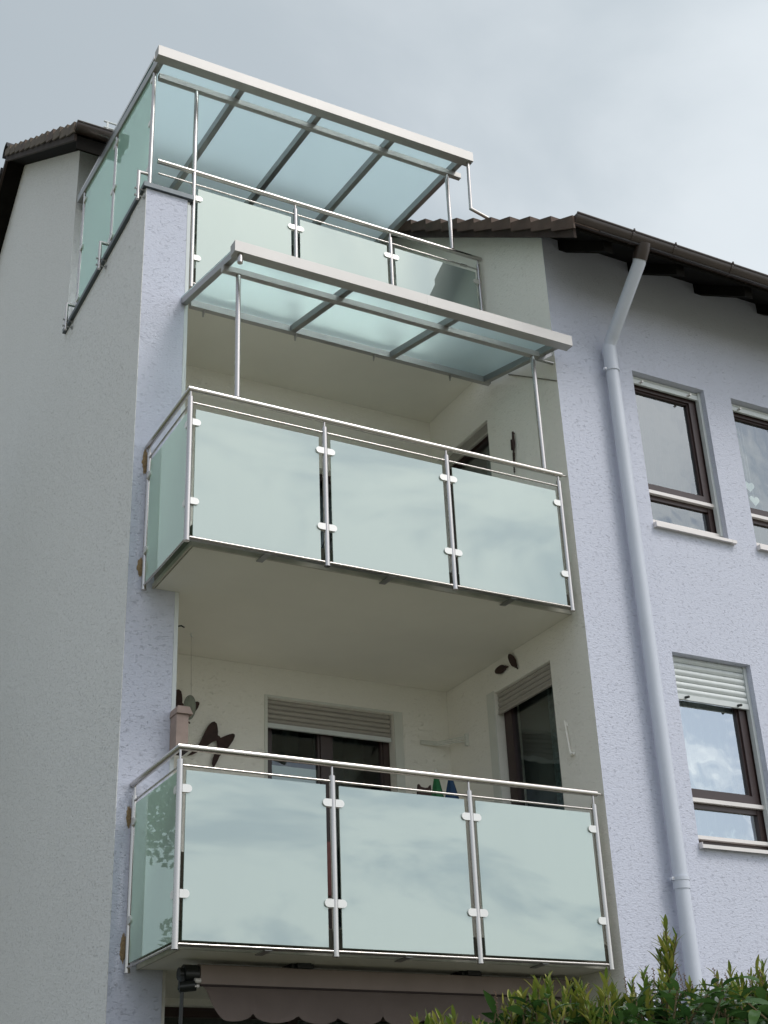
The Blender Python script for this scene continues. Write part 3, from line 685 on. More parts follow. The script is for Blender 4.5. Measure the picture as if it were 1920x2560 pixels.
# ------------------------------------------------------------------ downpipe
dp = empty('downpipe', 'lilac painted round downpipe running from the brown gutter down the front wall', 'downpipe')
obj('offset_pipe', T([(6.89, -1.665, 9.06), (6.89, -1.640, 9.01), (6.89, -1.155, 8.535), (6.89, -1.09, 8.46), (6.89, -1.09, 8.36)], 0.058, 20), 'pipe', dp, smooth=True)
obj('socket', T([(6.89, -1.09, 8.46), (6.89, -1.09, 8.195)], 0.064, 20), 'pipe', dp, smooth=True)
obj('straight_pipe', T([(6.89, -1.09, 8.196), (6.89, -1.09, 3.66)], 0.058, 20), 'pipe', dp, smooth=True)
obj('socket', T([(6.89, -1.09, 3.74), (6.89, -1.09, 3.655)], 0.063, 20), 'pipe', dp, smooth=True)
obj('lower_pipe', T([(6.89, -1.09, 3.656), (6.89, -1.09, 0.0)], 0.058, 20), 'pipe', dp, smooth=True)
obj('elbow_collar', T([(6.89, -1.183, 8.563), (6.89, -1.145, 8.526)], 0.061, 20), 'pipe', dp, smooth=True)
for zc_ in (8.21, 3.73):
    bm = bmesh.new(); tube(bm, [(6.89, -1.09, zc_ - 0.014), (6.89, -1.09, zc_ + 0.014)], 0.0665, 20); box(bm, (6.80, -1.10, zc_ - 0.012), (6.828, -1.075, zc_ + 0.012)); box(bm, (6.875, -1.04, zc_ - 0.01), (6.905, -1.001, zc_ + 0.01))
    pc = obj('pipe_clip', bm, 'pipe', dp, smooth=True)
    obj('screw', T([(6.814, -1.104, zc_), (6.814, -1.098, zc_)], 0.006, 6), 'steel', pc)

# ------------------------------------------------------------------ railings
def clamp(parent, x, z, side, y=-0.975, axis='x', t=0.034, Lc=0.066, h=0.052):
    """D shaped glass clamp, flat end on the post, round end on the glass; side = +1/-1 along the axis"""
    bm = bmesh.new(); pts = []
    r = h / 2
    pr = [(0.0, -r), (Lc - r, -r)] + [(Lc - r + r * math.cos(a), r * math.sin(a)) for a in [(-PI / 2 + PI * q / 10) for q in range(1, 10)]] + [(Lc - r, r), (0.0, r)]
    if axis == 'x': poly = [(x + side * a, y - t / 2, z + b) for a, b in pr]; d = (0, t, 0)
    else: poly = [(x - t / 2, y + side * a, z + b) for a, b in pr]; d = (t, 0, 0)
    prism(bm, poly, d)
    return obj('clamp', bm, 'clamp', parent, bevel=0.004)

def post(parent, x, y, z0, z1, ztop, r=0.021):
    p = obj('post', T([(x, y, z0), (x, y, z1)], r, 16), 'steel', parent, smooth=True)
    obj('pin', T([(x, y, z1 - 0.01), (x, y, ztop)], 0.0085, 10), 'steel', p, smooth=True)
    bm = bmesh.new(); tube(bm, [(x, y, z0 - 0.006), (x, y, z0 + 0.004)], r + 0.002, 16); obj('foot_cap', bm, 'steel', p, smooth=True)
    return p

def railing(label, zh, zb, zg0, zg1, zc, ztube, zthin, slab_z):
    """zh handrail axis, zb post foot, zg glass, zc clamp heights"""
    t = empty('balcony_railing', label, 'railing', group='balcony railings of steel and frosted glass')
    xs = [2.985, 4.075, 5.160, 6.250]; y = -0.975; yw = -0.055
    obj('handrail', T([(2.985, -0.028, zh), (2.985, y, zh), (6.285, y, zh)], 0.0225, 18), 'steel', t, smooth=True)
    for i, x in enumerate(xs): post(t, x, y, zb, ztube, zh - 0.02)
    post(t, 2.992, yw, zb, ztube, zh - 0.02, 0.019)
    obj('middle_rail', T([(xs[0], y, zthin), (xs[3], y, zthin)], 0.008, 10), 'steel', t, smooth=True)
    obj('middle_rail', T([(2.99, yw, zthin), (2.99, y, zthin)], 0.008, 10), 'steel', t, smooth=True)
    zr = zb + 0.028
    obj('bottom_rail', T([(xs[0], y, zr), (xs[3], y, zr)], 0.0085, 10), 'steel', t, smooth=True)
    obj('bottom_rail', T([(2.99, yw, zr), (2.99, y, zr)], 0.0085, 10), 'steel', t, smooth=True)
    for a, b in ((3.028, 4.022), (4.122, 5.112), (5.205, 6.203)):
        obj('glass_panel', B((a, y - 0.005, zg0), (b, y + 0.005, zg1)), 'rail_glass', t, bevel=0.0015)
    obj('glass_panel', B((2.985, -0.925, zg0), (2.995, -0.105, zg1)), 'side_glass', t, bevel=0.0015)
    for z in zc:
        clamp(t, xs[0] + 0.014, z, 1); clamp(t, xs[1] - 0.014, z, -1); clamp(t, xs[1] + 0.014, z, 1)
        clamp(t, xs[2] - 0.014, z, -1); clamp(t, xs[2] + 0.014, z, 1); clamp(t, xs[3] - 0.014, z, -1)
        clamp(t, 2.99, z, 1, y + 0.014, 'y'); clamp(t, 2.99, z, -1, yw - 0.012, 'y')
    # flat fixing irons under the slab edge
    for x in (2.99 + 0.62, 4.62, 5.70):
        bm = bmesh.new(); bar(bm, (x, y + 0.01, zr - 0.01), (x, -0.80, slab_z - 0.012), 0.05, 0.008); obj('fixing_iron', bm, 'steel_dark', t)
    bm = bmesh.new(); box(bm, (3.0, y + 0.012, zr - 0.006), (6.24, y + 0.047, zr + 0.004)); obj('fixing_channel', bm, 'steel_dark', t)
    # small wall flange at the right end
    obj('wall_flange', T([(6.285, y, zh), (6.338, y, zh)], 0.008, 10), 'steel', t, smooth=True)
    return t
rl = railing('lowest balcony railing, above the taupe awning, with clear reflections of bushes in its glass', 4.348, 3.082, 3.133, 4.196, (4.073, 3.410), 4.262, 4.226, 3.108)
rm = railing('middle balcony railing below the small glass canopy, with two canopy posts on its handrail', 7.074, 5.836, 5.872, 6.907, (6.792, 6.145), 7.005, 6.960, 5.87)

def top_railing():
    t = empty('balcony_railing', 'topmost terrace railing below the large glass canopy, partly hidden by the small canopy', 'railing', group='balcony railings of steel and frosted glass')
    xs = [3.312, 4.308, 5.306, 6.297]; y = 0.0; zh = 10.008
    obj('handrail', T([(2.967, y, zh), (6.332, y, zh)], 0.0225, 18), 'steel', t, smooth=True)
    for i, x in enumerate(xs):
        if i: post(t, x, y, 8.755, 9.93, zh - 0.02)
    obj('middle_rail', T([(2.975, y, 9.872), (xs[3], y, 9.872)], 0.008, 10), 'steel', t, smooth=True)
    obj('bottom_rail', T([(xs[0], y, 8.79), (xs[3], y, 8.79)], 0.0085, 10), 'steel', t, smooth=True)
    obj('rail_sleeve', T([(6.09, y, 9.872), (6.16, y, 9.872)], 0.013, 10), 'steel', t, smooth=True)
    for a, b in ((3.352, 4.262), (4.352, 5.262), (5.350, 6.252)):
        obj('glass_panel', B((a, y - 0.005, 8.80), (b, y + 0.005, 9.826)), 'rail_glass', t, bevel=0.0015)
    for z in (9.71, 9.058):
        clamp(t, xs[0] + 0.014, z, 1, 0.0)
        for i in (1, 2): clamp(t, xs[i] - 0.014, z, -1, 0.0); clamp(t, xs[i] + 0.014, z, 1, 0.0)
        clamp(t, xs[3] - 0.014, z, -1, 0.0)
    return t
top_railing()

# ------------------------------------------------------------------ small canopy above the middle balcony
def low_canopy():
    t = empty('glass_canopy', 'smaller glass canopy with milky panes over the middle balcony', 'canopy', group='glass canopies of steel')
    zr = lambda y: 8.270 + (y + 0.975) * 0.262         # rafter underside
    obj('wall_beam', B((3.30, -0.052, 8.515), (6.29, -0.003, 8.600)), 'steel_beam', t, bevel=0.004)
    for i, x in enumerate((3.245, 4.245, 5.235, 6.235)):
        bm = bmesh.new(); a, b = -1.165, -0.054
        if i in (0,): b = -0.03
        prism(bm, [(x - 0.025, a, zr(a)), (x - 0.025, b, zr(b)), (x - 0.025, b, zr(b) + 0.062), (x - 0.025, a, zr(a) + 0.062)], (0.05, 0, 0))
        obj('rafter', bm, 'steel_dark', t, bevel=0.003)
    g = obj('gutter_beam', B((3.205, -1.262, 8.218), (6.345, -1.168, 8.318)), 'steel_beam', t, bevel=0.004)
    obj('beam_joint', B((4.90, -1.2635, 8.2175), (4.903, -1.1675, 8.3185)), 'steel_dark', g)
    obj('purlin', B((3.215, -1.0, 8.218), (6.175, -0.950, 8.268)), 'steel_beam', t, bevel=0.004)
    for a, b in ((3.22, 4.243), (4.247, 5.233), (5.237, 6.26)):
        bm = bmesh.new(); z = lambda y: zr(y) + 0.065
        prism(bm, [(a, -1.166, z(-1.166)), (a, -0.01, z(-0.01)), (a, -0.01, z(-0.01) + 0.012), (a, -1.166, z(-1.166) + 0.012)], (b - a, 0, 0)); obj('canopy_pane', bm, 'roof_glass', t)
    for x in (3.352, 6.118):
        p = obj('canopy_post', T([(x, -0.975, 7.09), (x, -0.975, 8.218)], 0.0205, 16), 'steel', t, smooth=True)
    obj('drain_stub', T([(3.262, -1.225, 8.14), (3.262, -1.225, 8.22)], 0.022, 14), 'steel', t, smooth=True)
    for x in (3.42, 4.28, 5.06, 5.86):
        bm = bmesh.new(); prism(bm, [(x, -0.048, 8.514), (x, -0.006, 8.514), (x, -0.006, 8.46)], (0.012, 0, 0)); obj('beam_bracket', bm, 'steel_dark', t)
    # angle plate tying the right end to the side wall
    bm = bmesh.new(); bar(bm, (6.165, -0.975, 8.20), (6.335, -0.975, 8.20), 0.03, 0.01); bar(bm, (6.331, -0.975, 8.195), (6.331, -0.975, 8.31), 0.03, 0.01); bar(bm, (6.19, -0.975, 8.205), (6.329, -0.975, 8.30), 0.03, 0.01, (0, 1, 0))
    obj('wall_bracket', bm, 'steel_dark', t)
    return t
low_canopy()

# ------------------------------------------------------------------ big canopy over the roof terrace
def high_canopy():
    t = empty('glass_canopy', 'larger glass canopy with milky panes over the roof terrace, topmost in the photo', 'canopy', group='glass canopies of steel')
    zr = lambda y: 11.030 + y * 0.115
    obj('wall_beam', B((2.93, 2.36, zr(2.36) - 0.06), (6.30, 2.42, zr(2.4) - 0.002)), 'steel_dark', t)
    for i, x in enumerate((2.905, 3.705, 4.503, 5.300, 6.075)):
        bm = bmesh.new(); a, b = -0.195, 2.40
        prism(bm, [(x - 0.027, a, zr(a)), (x - 0.027, b, zr(b)), (x - 0.027, b, zr(b) + 0.085), (x - 0.027, a, zr(a) + 0.085)], (0.054, 0, 0))
        obj('rafter', bm, 'steel_dark', t, bevel=0.003)
    g = obj('gutter_beam', B((2.833, -0.298, 10.962), (6.145, -0.198, 11.075)), 'steel_beam', t, bevel=0.004)
    obj('beam_joint', B((4.40, -0.2995, 10.9615), (4.403, -0.1975, 11.0755)), 'steel_dark', g)
    obj('purlin', B((2.94, -0.025, 10.968), (6.165, 0.025, 11.026)), 'steel_beam', t, bevel=0.004)
    xs = [2.88, 3.703, 3.707, 4.501, 4.505, 5.298, 5.302, 6.10]
    for a, b in zip(xs[::2], xs[1::2]):
        bm = bmesh.new(); z = lambda y: zr(y) + 0.088
        prism(bm, [(a, -0.195, z(-0.195)), (a, 2.40, z(2.40)), (a, 2.40, z(2.40) + 0.012), (a, -0.195, z(-0.195) + 0.012)], (b - a, 0, 0)); obj('canopy_pane', bm, 'roof_glass', t)
    obj('canopy_post', T([(3.312, 0, 8.74), (3.312, 0, 10.968)], 0.021, 16), 'steel', t, smooth=True)
    obj('canopy_post', T([(6.006, 0, 10.03), (6.006, 0, 10.968)], 0.0205, 16), 'steel', t, smooth=True)
    bm = bmesh.new(); tube(bm, [(6.104, -0.255, 10.962), (6.093, -0.255, 10.375), (6.285, -0.255, 10.325)], 0.0175, 12); obj('drain_spout', bm, 'steel', t, smooth=True)
    return t
high_canopy()

# ------------------------------------------------------------------ glass screen on the side parapet
def side_screen():
    t = empty('glass_screen', 'tall frosted glass wind screen with three posts along the grey side parapet', 'glass screen')
    x = 2.902; ys = (0.0, 1.095, 2.18)
    zt = lambda y: 11.185 + 0.088 * y
    bm = bmesh.new(); bar(bm, (x, -0.04, zt(-0.04)), (x, 2.30, zt(2.30)), 0.045, 0.035); obj('top_rail', bm, 'steel', t, bevel=0.003)
    for y in ys:
        p = obj('post', T([(x, y, 9.71), (x, y, zt(y) - 0.018)], 0.019, 14), 'steel', t, smooth=True)
        bm = bmesh.new(); tube(bm, [(x, y + 0.01, 9.835), (2.805, y + 0.01, 9.835), (2.805, y + 0.01, 9.53)], 0.0155, 10); obj('bracket', bm, 'steel', p, smooth=True)
        for zb in (9.645, 9.57):
            bm = bmesh.new(); tube(bm, [(2.775, y + 0.01, zb), (2.868, y + 0.01, zb)], 0.006, 8); tube(bm, [(2.774, y + 0.01, zb), (2.782, y + 0.01, zb)], 0.012, 6); tube(bm, [(2.861, y + 0.01, zb), (2.868, y + 0.01, zb)], 0.020, 8); obj('bolt', bm, 'steel_dark', p, smooth=True)
    for a, b in ((0.045, 1.050), (1.140, 2.135)):
        bm = bmesh.new(); prism(bm, [(x - 0.005, a, 9.735), (x - 0.005, b, 9.735), (x - 0.005, b, zt(b) - 0.045), (x - 0.005, a, zt(a) - 0.045)], (0.010, 0, 0)); obj('glass_panel', bm, 'screen_glass', t)
    for i, y in enumerate(ys):
        for z in (zt(y) - 0.22, (9.8 + zt(y)) / 2 - 0.05, 9.90):
            if i < 2: clamp(t, x, z, 1, y + 0.012, 'y')
            if i > 0: clamp(t, x, z, -1, y - 0.012, 'y')
    return t
side_screen()

# ------------------------------------------------------------------ awning under the lowest balcony
def awning():
    t = empty('awning', 'retracted taupe awning with scalloped valance under the lowest balcony', 'awning')
    y = -0.50; x0, x1 = 3.335, 6.20
    bm = bmesh.new(); tube(bm, [(x0 + 0.004, y + 0.06, 3.025), (x1, y + 0.06, 3.025)], 0.062, 20); obj('cloth_roll', bm, 'awning', t, smooth=True)
    bm = bmesh.new(); prism(bm, [(x0, y - 0.012, 2.955), (x0, y - 0.012, 3.070), (x0, y - 0.004, 3.075), (x0, y - 0.004, 2.95)], (x1 - x0, 0, 0)); obj('front_cloth', bm, 'awning', t)
    bm = bmesh.new(); box(bm, (x0 - 0.004, y - 0.018, 2.940), (x1, y - 0.002, 2.9515)); obj('front_seam', bm, 'awning_seam', t)
    bm = bmesh.new()
    nx = 150; rows = 10; grid = []
    for i in range(nx + 1):
        u = i / nx; xx = x0 + 0.006 + (x1 - x0 - 0.006) * u
        s = ((xx - x0 - 0.03) / 0.318) % 1.0
        zb_ = 2.725 + 0.060 * (1 - math.sqrt(max(0, 1 - (2 * s - 1) ** 2)))
        if xx < x0 + 0.15: zb_ += 0.19 * (1 - (xx - x0) / 0.15) ** 1.6
        col = []
        for j in range(rows + 1):
            v = j / rows; z = 2.940 + (zb_ - 2.940) * v
            yy = y - 0.010 - v * (0.020 * math.sin(u * 9 + 1) + 0.013 * math.sin(u * 31) + 0.006 * math.sin(u * 77 + 4 * v)) - 0.02 * v
            col.append(bm.verts.new((xx, yy, z)))
        grid.append(col)
    for i in range(nx):
        for j in range(rows): bm.faces.new((grid[i][j], grid[i + 1][j], grid[i + 1][j + 1], grid[i][j + 1]))
    bmesh.ops.solidify(bm, geom=bm.faces[:], thickness=0.003)
    v = obj('valance', bm, 'awning', t, smooth=True)
    hem = [(grid_x, 0, 0) for grid_x in ()]
    # left end: bearing, gear and arm joint
    bm = bmesh.new(); tube(bm, [(3.235, y + 0.05, 3.02), (3.33, y + 0.05, 3.02)], 0.060, 18); tube(bm, [(3.205, y + 0.05, 3.02), (3.235, y + 0.05, 3.02)], 0.040, 14); obj('end_bearing', bm, 'black', t, smooth=True)
    bm = bmesh.new(); tube(bm, [(3.200, y + 0.02, 2.935), (3.305, y, 2.945)], 0.034, 12); tube(bm, [(3.225, y + 0.03, 3.0), (3.215, y + 0.02, 2.92)], 0.024, 10); obj('arm_joint', bm, 'black', t, smooth=True)
    bm = bmesh.new(); tube(bm, [(3.290, y - 0.018, 2.972), (3.330, y - 0.018, 2.972)], 0.017, 12); tube(bm, [(3.290, y - 0.02, 2.938), (3.318, y - 0.02, 2.938)], 0.012, 10); obj('bright_coupling', bm, 'alu', t, smooth=True)
    bm = bmesh.new(); tube(bm, [(3.222, y + 0.02, 2.93), (3.220, y + 0.03, 2.72), (3.214, y + 0.05, 1.6)], 0.013, 8); obj('crank_rod', bm, 'black', t, smooth=True)
    for x in (3.98, 5.30):
        bm = bmesh.new(); box(bm, (x, y + 0.0, 3.070), (x + 0.16, y + 0.16, 3.107)); box(bm, (x + 0.03, y - 0.03, 3.078), (x + 0.13, y - 0.001, 3.107)); obj('mounting_bracket', bm, 'black', t, bevel=0.006)
    bm = bmesh.new(); box(bm, (x0 + 0.01, y + 0.125, 2.99), (x1 - 0.01, y + 0.165, 3.06)); obj('carrier_bar', bm, 'black', t)
    bm = bmesh.new(); tube(bm, [(x1 + 0.002, y + 0.05, 3.02), (x1 + 0.06, y + 0.05, 3.02)], 0.060, 18); obj('end_bearing', bm, 'black', t, smooth=True)
awning()

# ------------------------------------------------------------------ decorations
def plate(name, pts, d, mat):
    bm = bmesh.new(); prism(bm, pts, d); return obj(name, bm, mat, None, bevel=0.001)
# large rusty butterfly leaning off the back wall
bf = [(4.045, 5.305), (4.067, 5.289), (4.075, 5.255), (4.079, 5.223), (4.077, 5.19), (4.094, 5.183), (4.101, 5.17), (4.146, 5.194), (4.18, 5.21), (4.21, 5.22), (4.228, 5.214), (4.23, 5.199), (4.215, 5.16), (4.177, 5.102), (4.15, 5.07), (4.118, 5.041), (4.095, 5.01), (4.081, 4.975), (4.06, 4.935), (4.046, 4.905), (4.03, 4.94), (4.034, 4.977), (4.054, 5.039), (4.074, 5.098), (4.069, 5.143), (4.055, 5.138), (4.04, 5.132), (4.02, 5.118), (3.998, 5.098), (3.95, 5.065), (3.902, 5.026), (3.86, 5.0), (3.811, 4.982), (3.868, 5.039), (3.921, 5.11), (3.945, 5.165), (3.966, 5.214), (3.985, 5.252), (4.003, 5.277), (4.022, 5.296)]
b = plate('butterfly_ornament', [(x, 1.145, z) for x, z in bf], (0, 0.006, 0), 'rust'); tag(b, 'large rusty metal butterfly hanging on the balcony wall left of the shuttered window', 'butterfly', 'metal butterflies on the balcony wall')
obj('hook', T([(4.088, 1.150, 5.17), (4.088, 1.180, 5.17)], 0.006, 8), 'rust', b)
bf2 = [(x - 0.32, z + 0.24) for x, z in bf]
b = plate('butterfly_ornament', [(x, 1.145, z) for x, z in bf2], (0, 0.006, 0), 'rust'); tag(b, 'dark metal butterfly mostly hidden behind the pier and the hanging glass disc', 'butterfly', 'metal butterflies on the balcony wall')
obj('hook', T([(3.768, 1.150, 5.41), (3.768, 1.180, 5.41)], 0.006, 8), 'rust', b)
# two fish plates on the side wall over the door
def fish(yc, zc, rot, label, s=1.0):
    pr = []
    for q in range(20):
        a = 2 * PI * q / 20; rx = 0.115 * s; rz = 0.052 * s
        pr.append((rx * math.cos(a), rz * math.sin(a) * (1 + 0.08 * math.cos(3 * a))))
    pr[0] = (0.118 * s, 0.004)
    tail = [(-0.105 * s, 0.018 * s), (-0.125 * s, 0.028 * s), (-0.135 * s, 0.012 * s), (-0.175 * s, 0.006 * s), (-0.175 * s, -0.008 * s), (-0.13 * s, -0.012 * s), (-0.118 * s, -0.03 * s), (-0.10 * s, -0.02 * s)]
    pr = pr[:9] + tail + pr[12:]
    c, s_ = math.cos(rot), math.sin(rot)
    bm = bmesh.new(); prism(bm, [(XR - 0.020, yc + a * c - b_ * s_, zc + a * s_ + b_ * c) for a, b_ in pr], (0.006, 0, 0))
    o = obj('fish_plaque', bm, 'rust', None); tag(o, label, 'wall ornament', 'dark fish shaped plaques over the balcony door')
    obj('wall_pin', T([(XR - 0.014, yc, zc), (XR + 0.0, yc, zc)], 0.005, 8), 'rust', o)
fish(0.235, 5.765, 0.12, 'dark fish plaque over the balcony side door, the lower left of the two', 0.72)
fish(0.040, 5.782, 0.95, 'dark fish plaque over the balcony side door, the upper right of the two', 0.72)
# carved wind chime on the side wall of the middle balcony
wc = empty('wind_chime', 'dark carved wooden hanging ornament on the side wall of the middle balcony', 'wall ornament')
bm = bmesh.new(); tube(bm, [(XR - 0.022, -0.29, 7.87), (XR - 0.022, -0.287, 7.75), (XR - 0.022, -0.275, 7.66)], 0.014, 8, radii=[0.009, 0.014, 0.008]); tube(bm, [(XR - 0.022, -0.262, 7.80), (XR - 0.022, -0.259, 7.70)], 0.012, 8); obj('carved_body', bm, 'rust', wc, smooth=True)
for k in range(9): obj('bead', T([(XR - 0.020, -0.272 + 0.002 * k, 7.66 - k * 0.022), (XR - 0.020, -0.272 + 0.002 * k, 7.645 - k * 0.022)], 0.012 - 0.0006 * k, 8), 'rust', wc, smooth=True)
obj('cord', T([(XR - 0.02, -0.272, 7.66), (XR - 0.02, -0.252, 7.45)], 0.002, 6), 'rust', wc); obj('nail', T([(XR - 0.026, -0.29, 7.86), (XR + 0.0, -0.29, 7.86)], 0.004, 6), 'rust', wc)
# hanging glass disc
gd = empty('hanging_glass_disc', 'round greenish glass disc hanging on a thin wire from the balcony ceiling', 'ornament')
cen = Vector((3.655, 0.70, 5.235)); nd = Vector((0.50, -0.72, -0.15)).normalized(); uu = nd.cross(Vector((0, 0, 1))).normalized(); vv = uu.cross(nd)
bm = bmesh.new(); prism(bm, [cen + uu * 0.078 * math.cos(2 * PI * q / 28) + vv * 0.095 * math.sin(2 * PI * q / 28) for q in range(28)], nd * 0.006); obj('disc', bm, simple('smoky green glass', (0.17, 0.19, 0.15), 0.12, var=0.35, vscale=22, coat=1.0), gd)
bm = bmesh.new(); ring = [cen + nd * 0.004 + uu * 0.080 * math.cos(2 * PI * q / 28) + vv * 0.097 * math.sin(2 * PI * q / 28) for q in range(29)]; tube(bm, ring, 0.003, 6); obj('rim', bm, simple('grey rim', (0.12, 0.12, 0.10), 0.5), gd, smooth=True)
bm = bmesh.new(); prism(bm, [cen - nd * 0.004 + uu * 0.022 * math.cos(2 * PI * q / 12) - vv * 0.02 + vv * 0.03 * math.sin(2 * PI * q / 12) for q in range(12)], -nd * 0.004); obj('inlay', bm, 'porcelain', gd)
obj('wire', T([cen + vv * 0.097, (3.655, 0.70, 5.87)], 0.0015, 5), 'slat_beige', gd); obj('ceiling_hook', T([(3.655, 0.70, 5.868), (3.655, 0.70, 5.845), (3.67, 0.70, 5.835)], 0.005, 6), 'slat', gd)
# nest box at the pier
nb = empty('nest_box', 'small pinkish wooden nest box fixed at the pier edge above the lowest handrail', 'nest box')
obj('box_body', B((3.245, -0.16, 4.62), (3.335, -0.026, 4.862)), 'wood', nb, bevel=0.003)
bm = bmesh.new(); prism(bm, [(3.238, -0.18, 4.865), (3.362, -0.18, 4.865), (3.335, -0.18, 4.918), (3.245, -0.18, 4.918)], (0, 0.156, 0)); obj('box_roof', bm, 'wood', nb, bevel=0.003)
obj('base_plate', B((3.240, -0.172, 4.596), (3.345, -0.026, 4.618)), 'awning_seam', nb); obj('perch', T([(3.334, -0.12, 4.83), (3.362, -0.12, 4.815)], 0.006, 8), 'rust', nb)
# little black hook below the middle slab on the pier
bm = bmesh.new(); tube(bm, [(3.283, -0.01, 5.60), (3.31, -0.02, 5.605), (3.335, -0.02, 5.595)], 0.006, 8); tag(obj('wall_hook', bm, 'black', None), 'small black wall hook on the pier edge just under the middle balcony slab', 'hook')
# pale folding airer arm on the side wall, drag marks of render make it lumpy
ar = empty('wall_drying_arm', 'cream wall mounted drying arm in the back corner of the lower balcony', 'drying rack')
bm = bmesh.new(); box(bm, (XR - 0.030, 0.845, 5.265), (XR - 0.001, 0.875, 5.375)); obj('wall_plate', bm, 'white', ar, bevel=0.003)
for k in range(3): obj('arm', T([(XR - 0.03, 0.86, 5.35 - 0.02 * k), (XR - 0.16, 1.12 + 0.01 * k, 5.362 - 0.012 * k), (XR - 0.32, 1.15, 5.366 - 0.012 * k)], 0.006, 8), 'white', ar, smooth=True)
# cream awning crank hooked on the side wall
ck = empty('crank_handle', 'cream awning crank hanging on the side wall right of the lower balcony door', 'crank handle')
obj('rod', T([(XR - 0.02, -0.622, 5.035), (XR - 0.02, -0.655, 4.77)], 0.009, 10), 'recess', ck, smooth=True); obj('grip', T([(XR - 0.02, -0.655, 4.775), (XR - 0.02, -0.672, 4.742), (XR - 0.02, -0.70, 4.748)], 0.013, 10), 'recess', ck, smooth=True); obj('wall_clip', B((XR - 0.03, -0.632, 4.99), (XR - 0.001, -0.618, 5.02)), 'recess', ck)
# figures on the balcony behind the rail
cf = empty('cat_figure', 'dark cat shaped figure peeping over the lowest balcony glass', 'cat figure')
bm = bmesh.new(); prof = [(5.48, 4.50), (5.482, 4.62), (5.490, 4.690), (5.508, 4.668), (5.545, 4.662), (5.582, 4.668), (5.600, 4.692), (5.606, 4.62), (5.61, 4.50), (5.62, 4.2), (5.47, 4.2)]
prism(bm, [(x, 0.30, z) for x, z in prof], (0, 0.03, 0)); obj('body', bm, 'rust', cf, bevel=0.004)
obj('stake', T([(5.545, 0.315, 4.2), (5.545, 0.315, 3.28)], 0.01, 8), 'rust', cf)
def parasol(x, y, mat, ztop, label, r=0.055):
    t = empty('closed_parasol', label, 'parasol', group='closed parasols on the lowest balcony')
    bm = bmesh.new(); n = 14; prev = None
    rings = []
    for (z, rr) in ((3.95, r * 1.15), (4.2, r * 1.25), (4.45, r), (4.6, r * 0.8), (ztop - 0.02, r * 0.25), (ztop, 0.006)):
        rings.append([bm.verts.new((x + rr * (1 + 0.22 * (q % 2)) * math.cos(2 * PI * q / n), y + rr * (1 + 0.22 * (q % 2)) * math.sin(2 * PI * q / n), z)) for q in range(n)])
    for a, b_ in zip(rings, rings[1:]):
        for q in range(n): bm.faces.new((a[q], a[(q + 1) % n], b_[(q + 1) % n], b_[q]))
    bm.faces.new(rings[-1]); bm.faces.new(list(reversed(rings[0])))
    obj('cloth', bm, mat, t); obj('pole', T([(x, y, 3.28), (x, y, ztop + 0.02)], 0.012, 10), 'white', t)
parasol(5.655, 0.30, 'green', 4.80, 'closed green parasol standing behind the lowest balcony glass')
parasol(5.79, 0.30, 'blue', 4.79, 'closed blue parasol standing right of the green one on the lowest balcony', 0.062)
# things glimpsed through the gaps of the lowest railing
ch = empty('deck_chair', 'wooden deck chair with dark red cushion glimpsed between the glass panels', 'chair')
bm = bmesh.new(); bar(bm, (3.9, -0.30, 3.29), (4.0, 0.1, 4.15), 0.03, 0.03); bar(bm, (4.35, -0.30, 3.29), (4.45, 0.1, 4.15), 0.03, 0.03); obj('frame', bm, 'wood', ch)
obj('cushion', B((3.92, -0.28, 3.62), (4.42, -0.20, 4.0)), 'red', ch, bevel=0.03); obj('seat', B((3.9, -0.28, 3.55), (4.42, 0.15, 3.60)), 'alu', ch, bevel=0.01)
pp = empty('planter', 'pinkish planter standing by the corner post of the lowest balcony', 'planter')
bm = bmesh.new(); prism(bm, [(3.06, -0.78, 3.285), (3.30, -0.78, 3.285), (3.34, -0.78, 3.72), (3.03, -0.78, 3.72)], (0, 0.3, 0)); obj('pot', bm, 'wood', pp, bevel=0.01); obj('soil', B((3.05, -0.77, 3.7), (3.32, -0.5, 3.715)), 'bark', pp)
# assembly foam around the wall fixings of the side railings: part of the house
for (zc_, hh, wd) in ((6.94, 0.095, 0.020), (6.03, 0.07, 0.022), (4.12, 0.07, 0.016), (3.24, 0.085, 0.020)):
    bm = bmesh.new(); bmesh.ops.create_icosphere(bm, subdivisions=4, radius=1.0)
    for v in bm.verts:
        nn = 1 + 0.55 * noise.noise(v.co * 3.5 + Vector((zc_, 0, 0))) + 0.3 * noise.noise(v.co * 11 + Vector((zc_, 3, 0)))
        v.co = Vector((2.968 + v.co.x * wd * nn, -0.023 + v.co.y * 0.006 * nn, zc_ + v.co.z * hh * nn))
    obj('foam_filling', bm, 'foam', house, smooth=True)

# window ornaments
def heart(x, z, s, y, label):
    pts = []
    for q in range(28):
        a = 2 * PI * q / 28; pts.append((x + s * 0.0625 * 16 * math.sin(a) ** 3 / 16 * 16 / 16, z + s * (13 * math.cos(a) - 5 * math.cos(2 * a) - 2 * math.cos(3 * a) - math.cos(4 * a)) / 16 * 0.0625))
    bm = bmesh.new(); prism(bm, [(a, y, b_) for a, b_ in pts], (0, 0.012, 0))
    o = obj('heart_ornament', bm, 'porcelain', None, bevel=0.003); tag(o, label, 'heart ornament', 'white hearts hanging in the upper right window')
    obj('thread', T([(x, y + 0.006, z + s * 0.02), (x, y + 0.006, 8.2)], 0.0012, 4), 'porcelain', o)
heart(8.60, 7.55, 1.0, -0.80, 'upper white heart hanging behind the pane of the right edge window')
heart(8.625, 7.40, 0.95, -0.81, 'lower white heart hanging behind the pane of the right edge window')
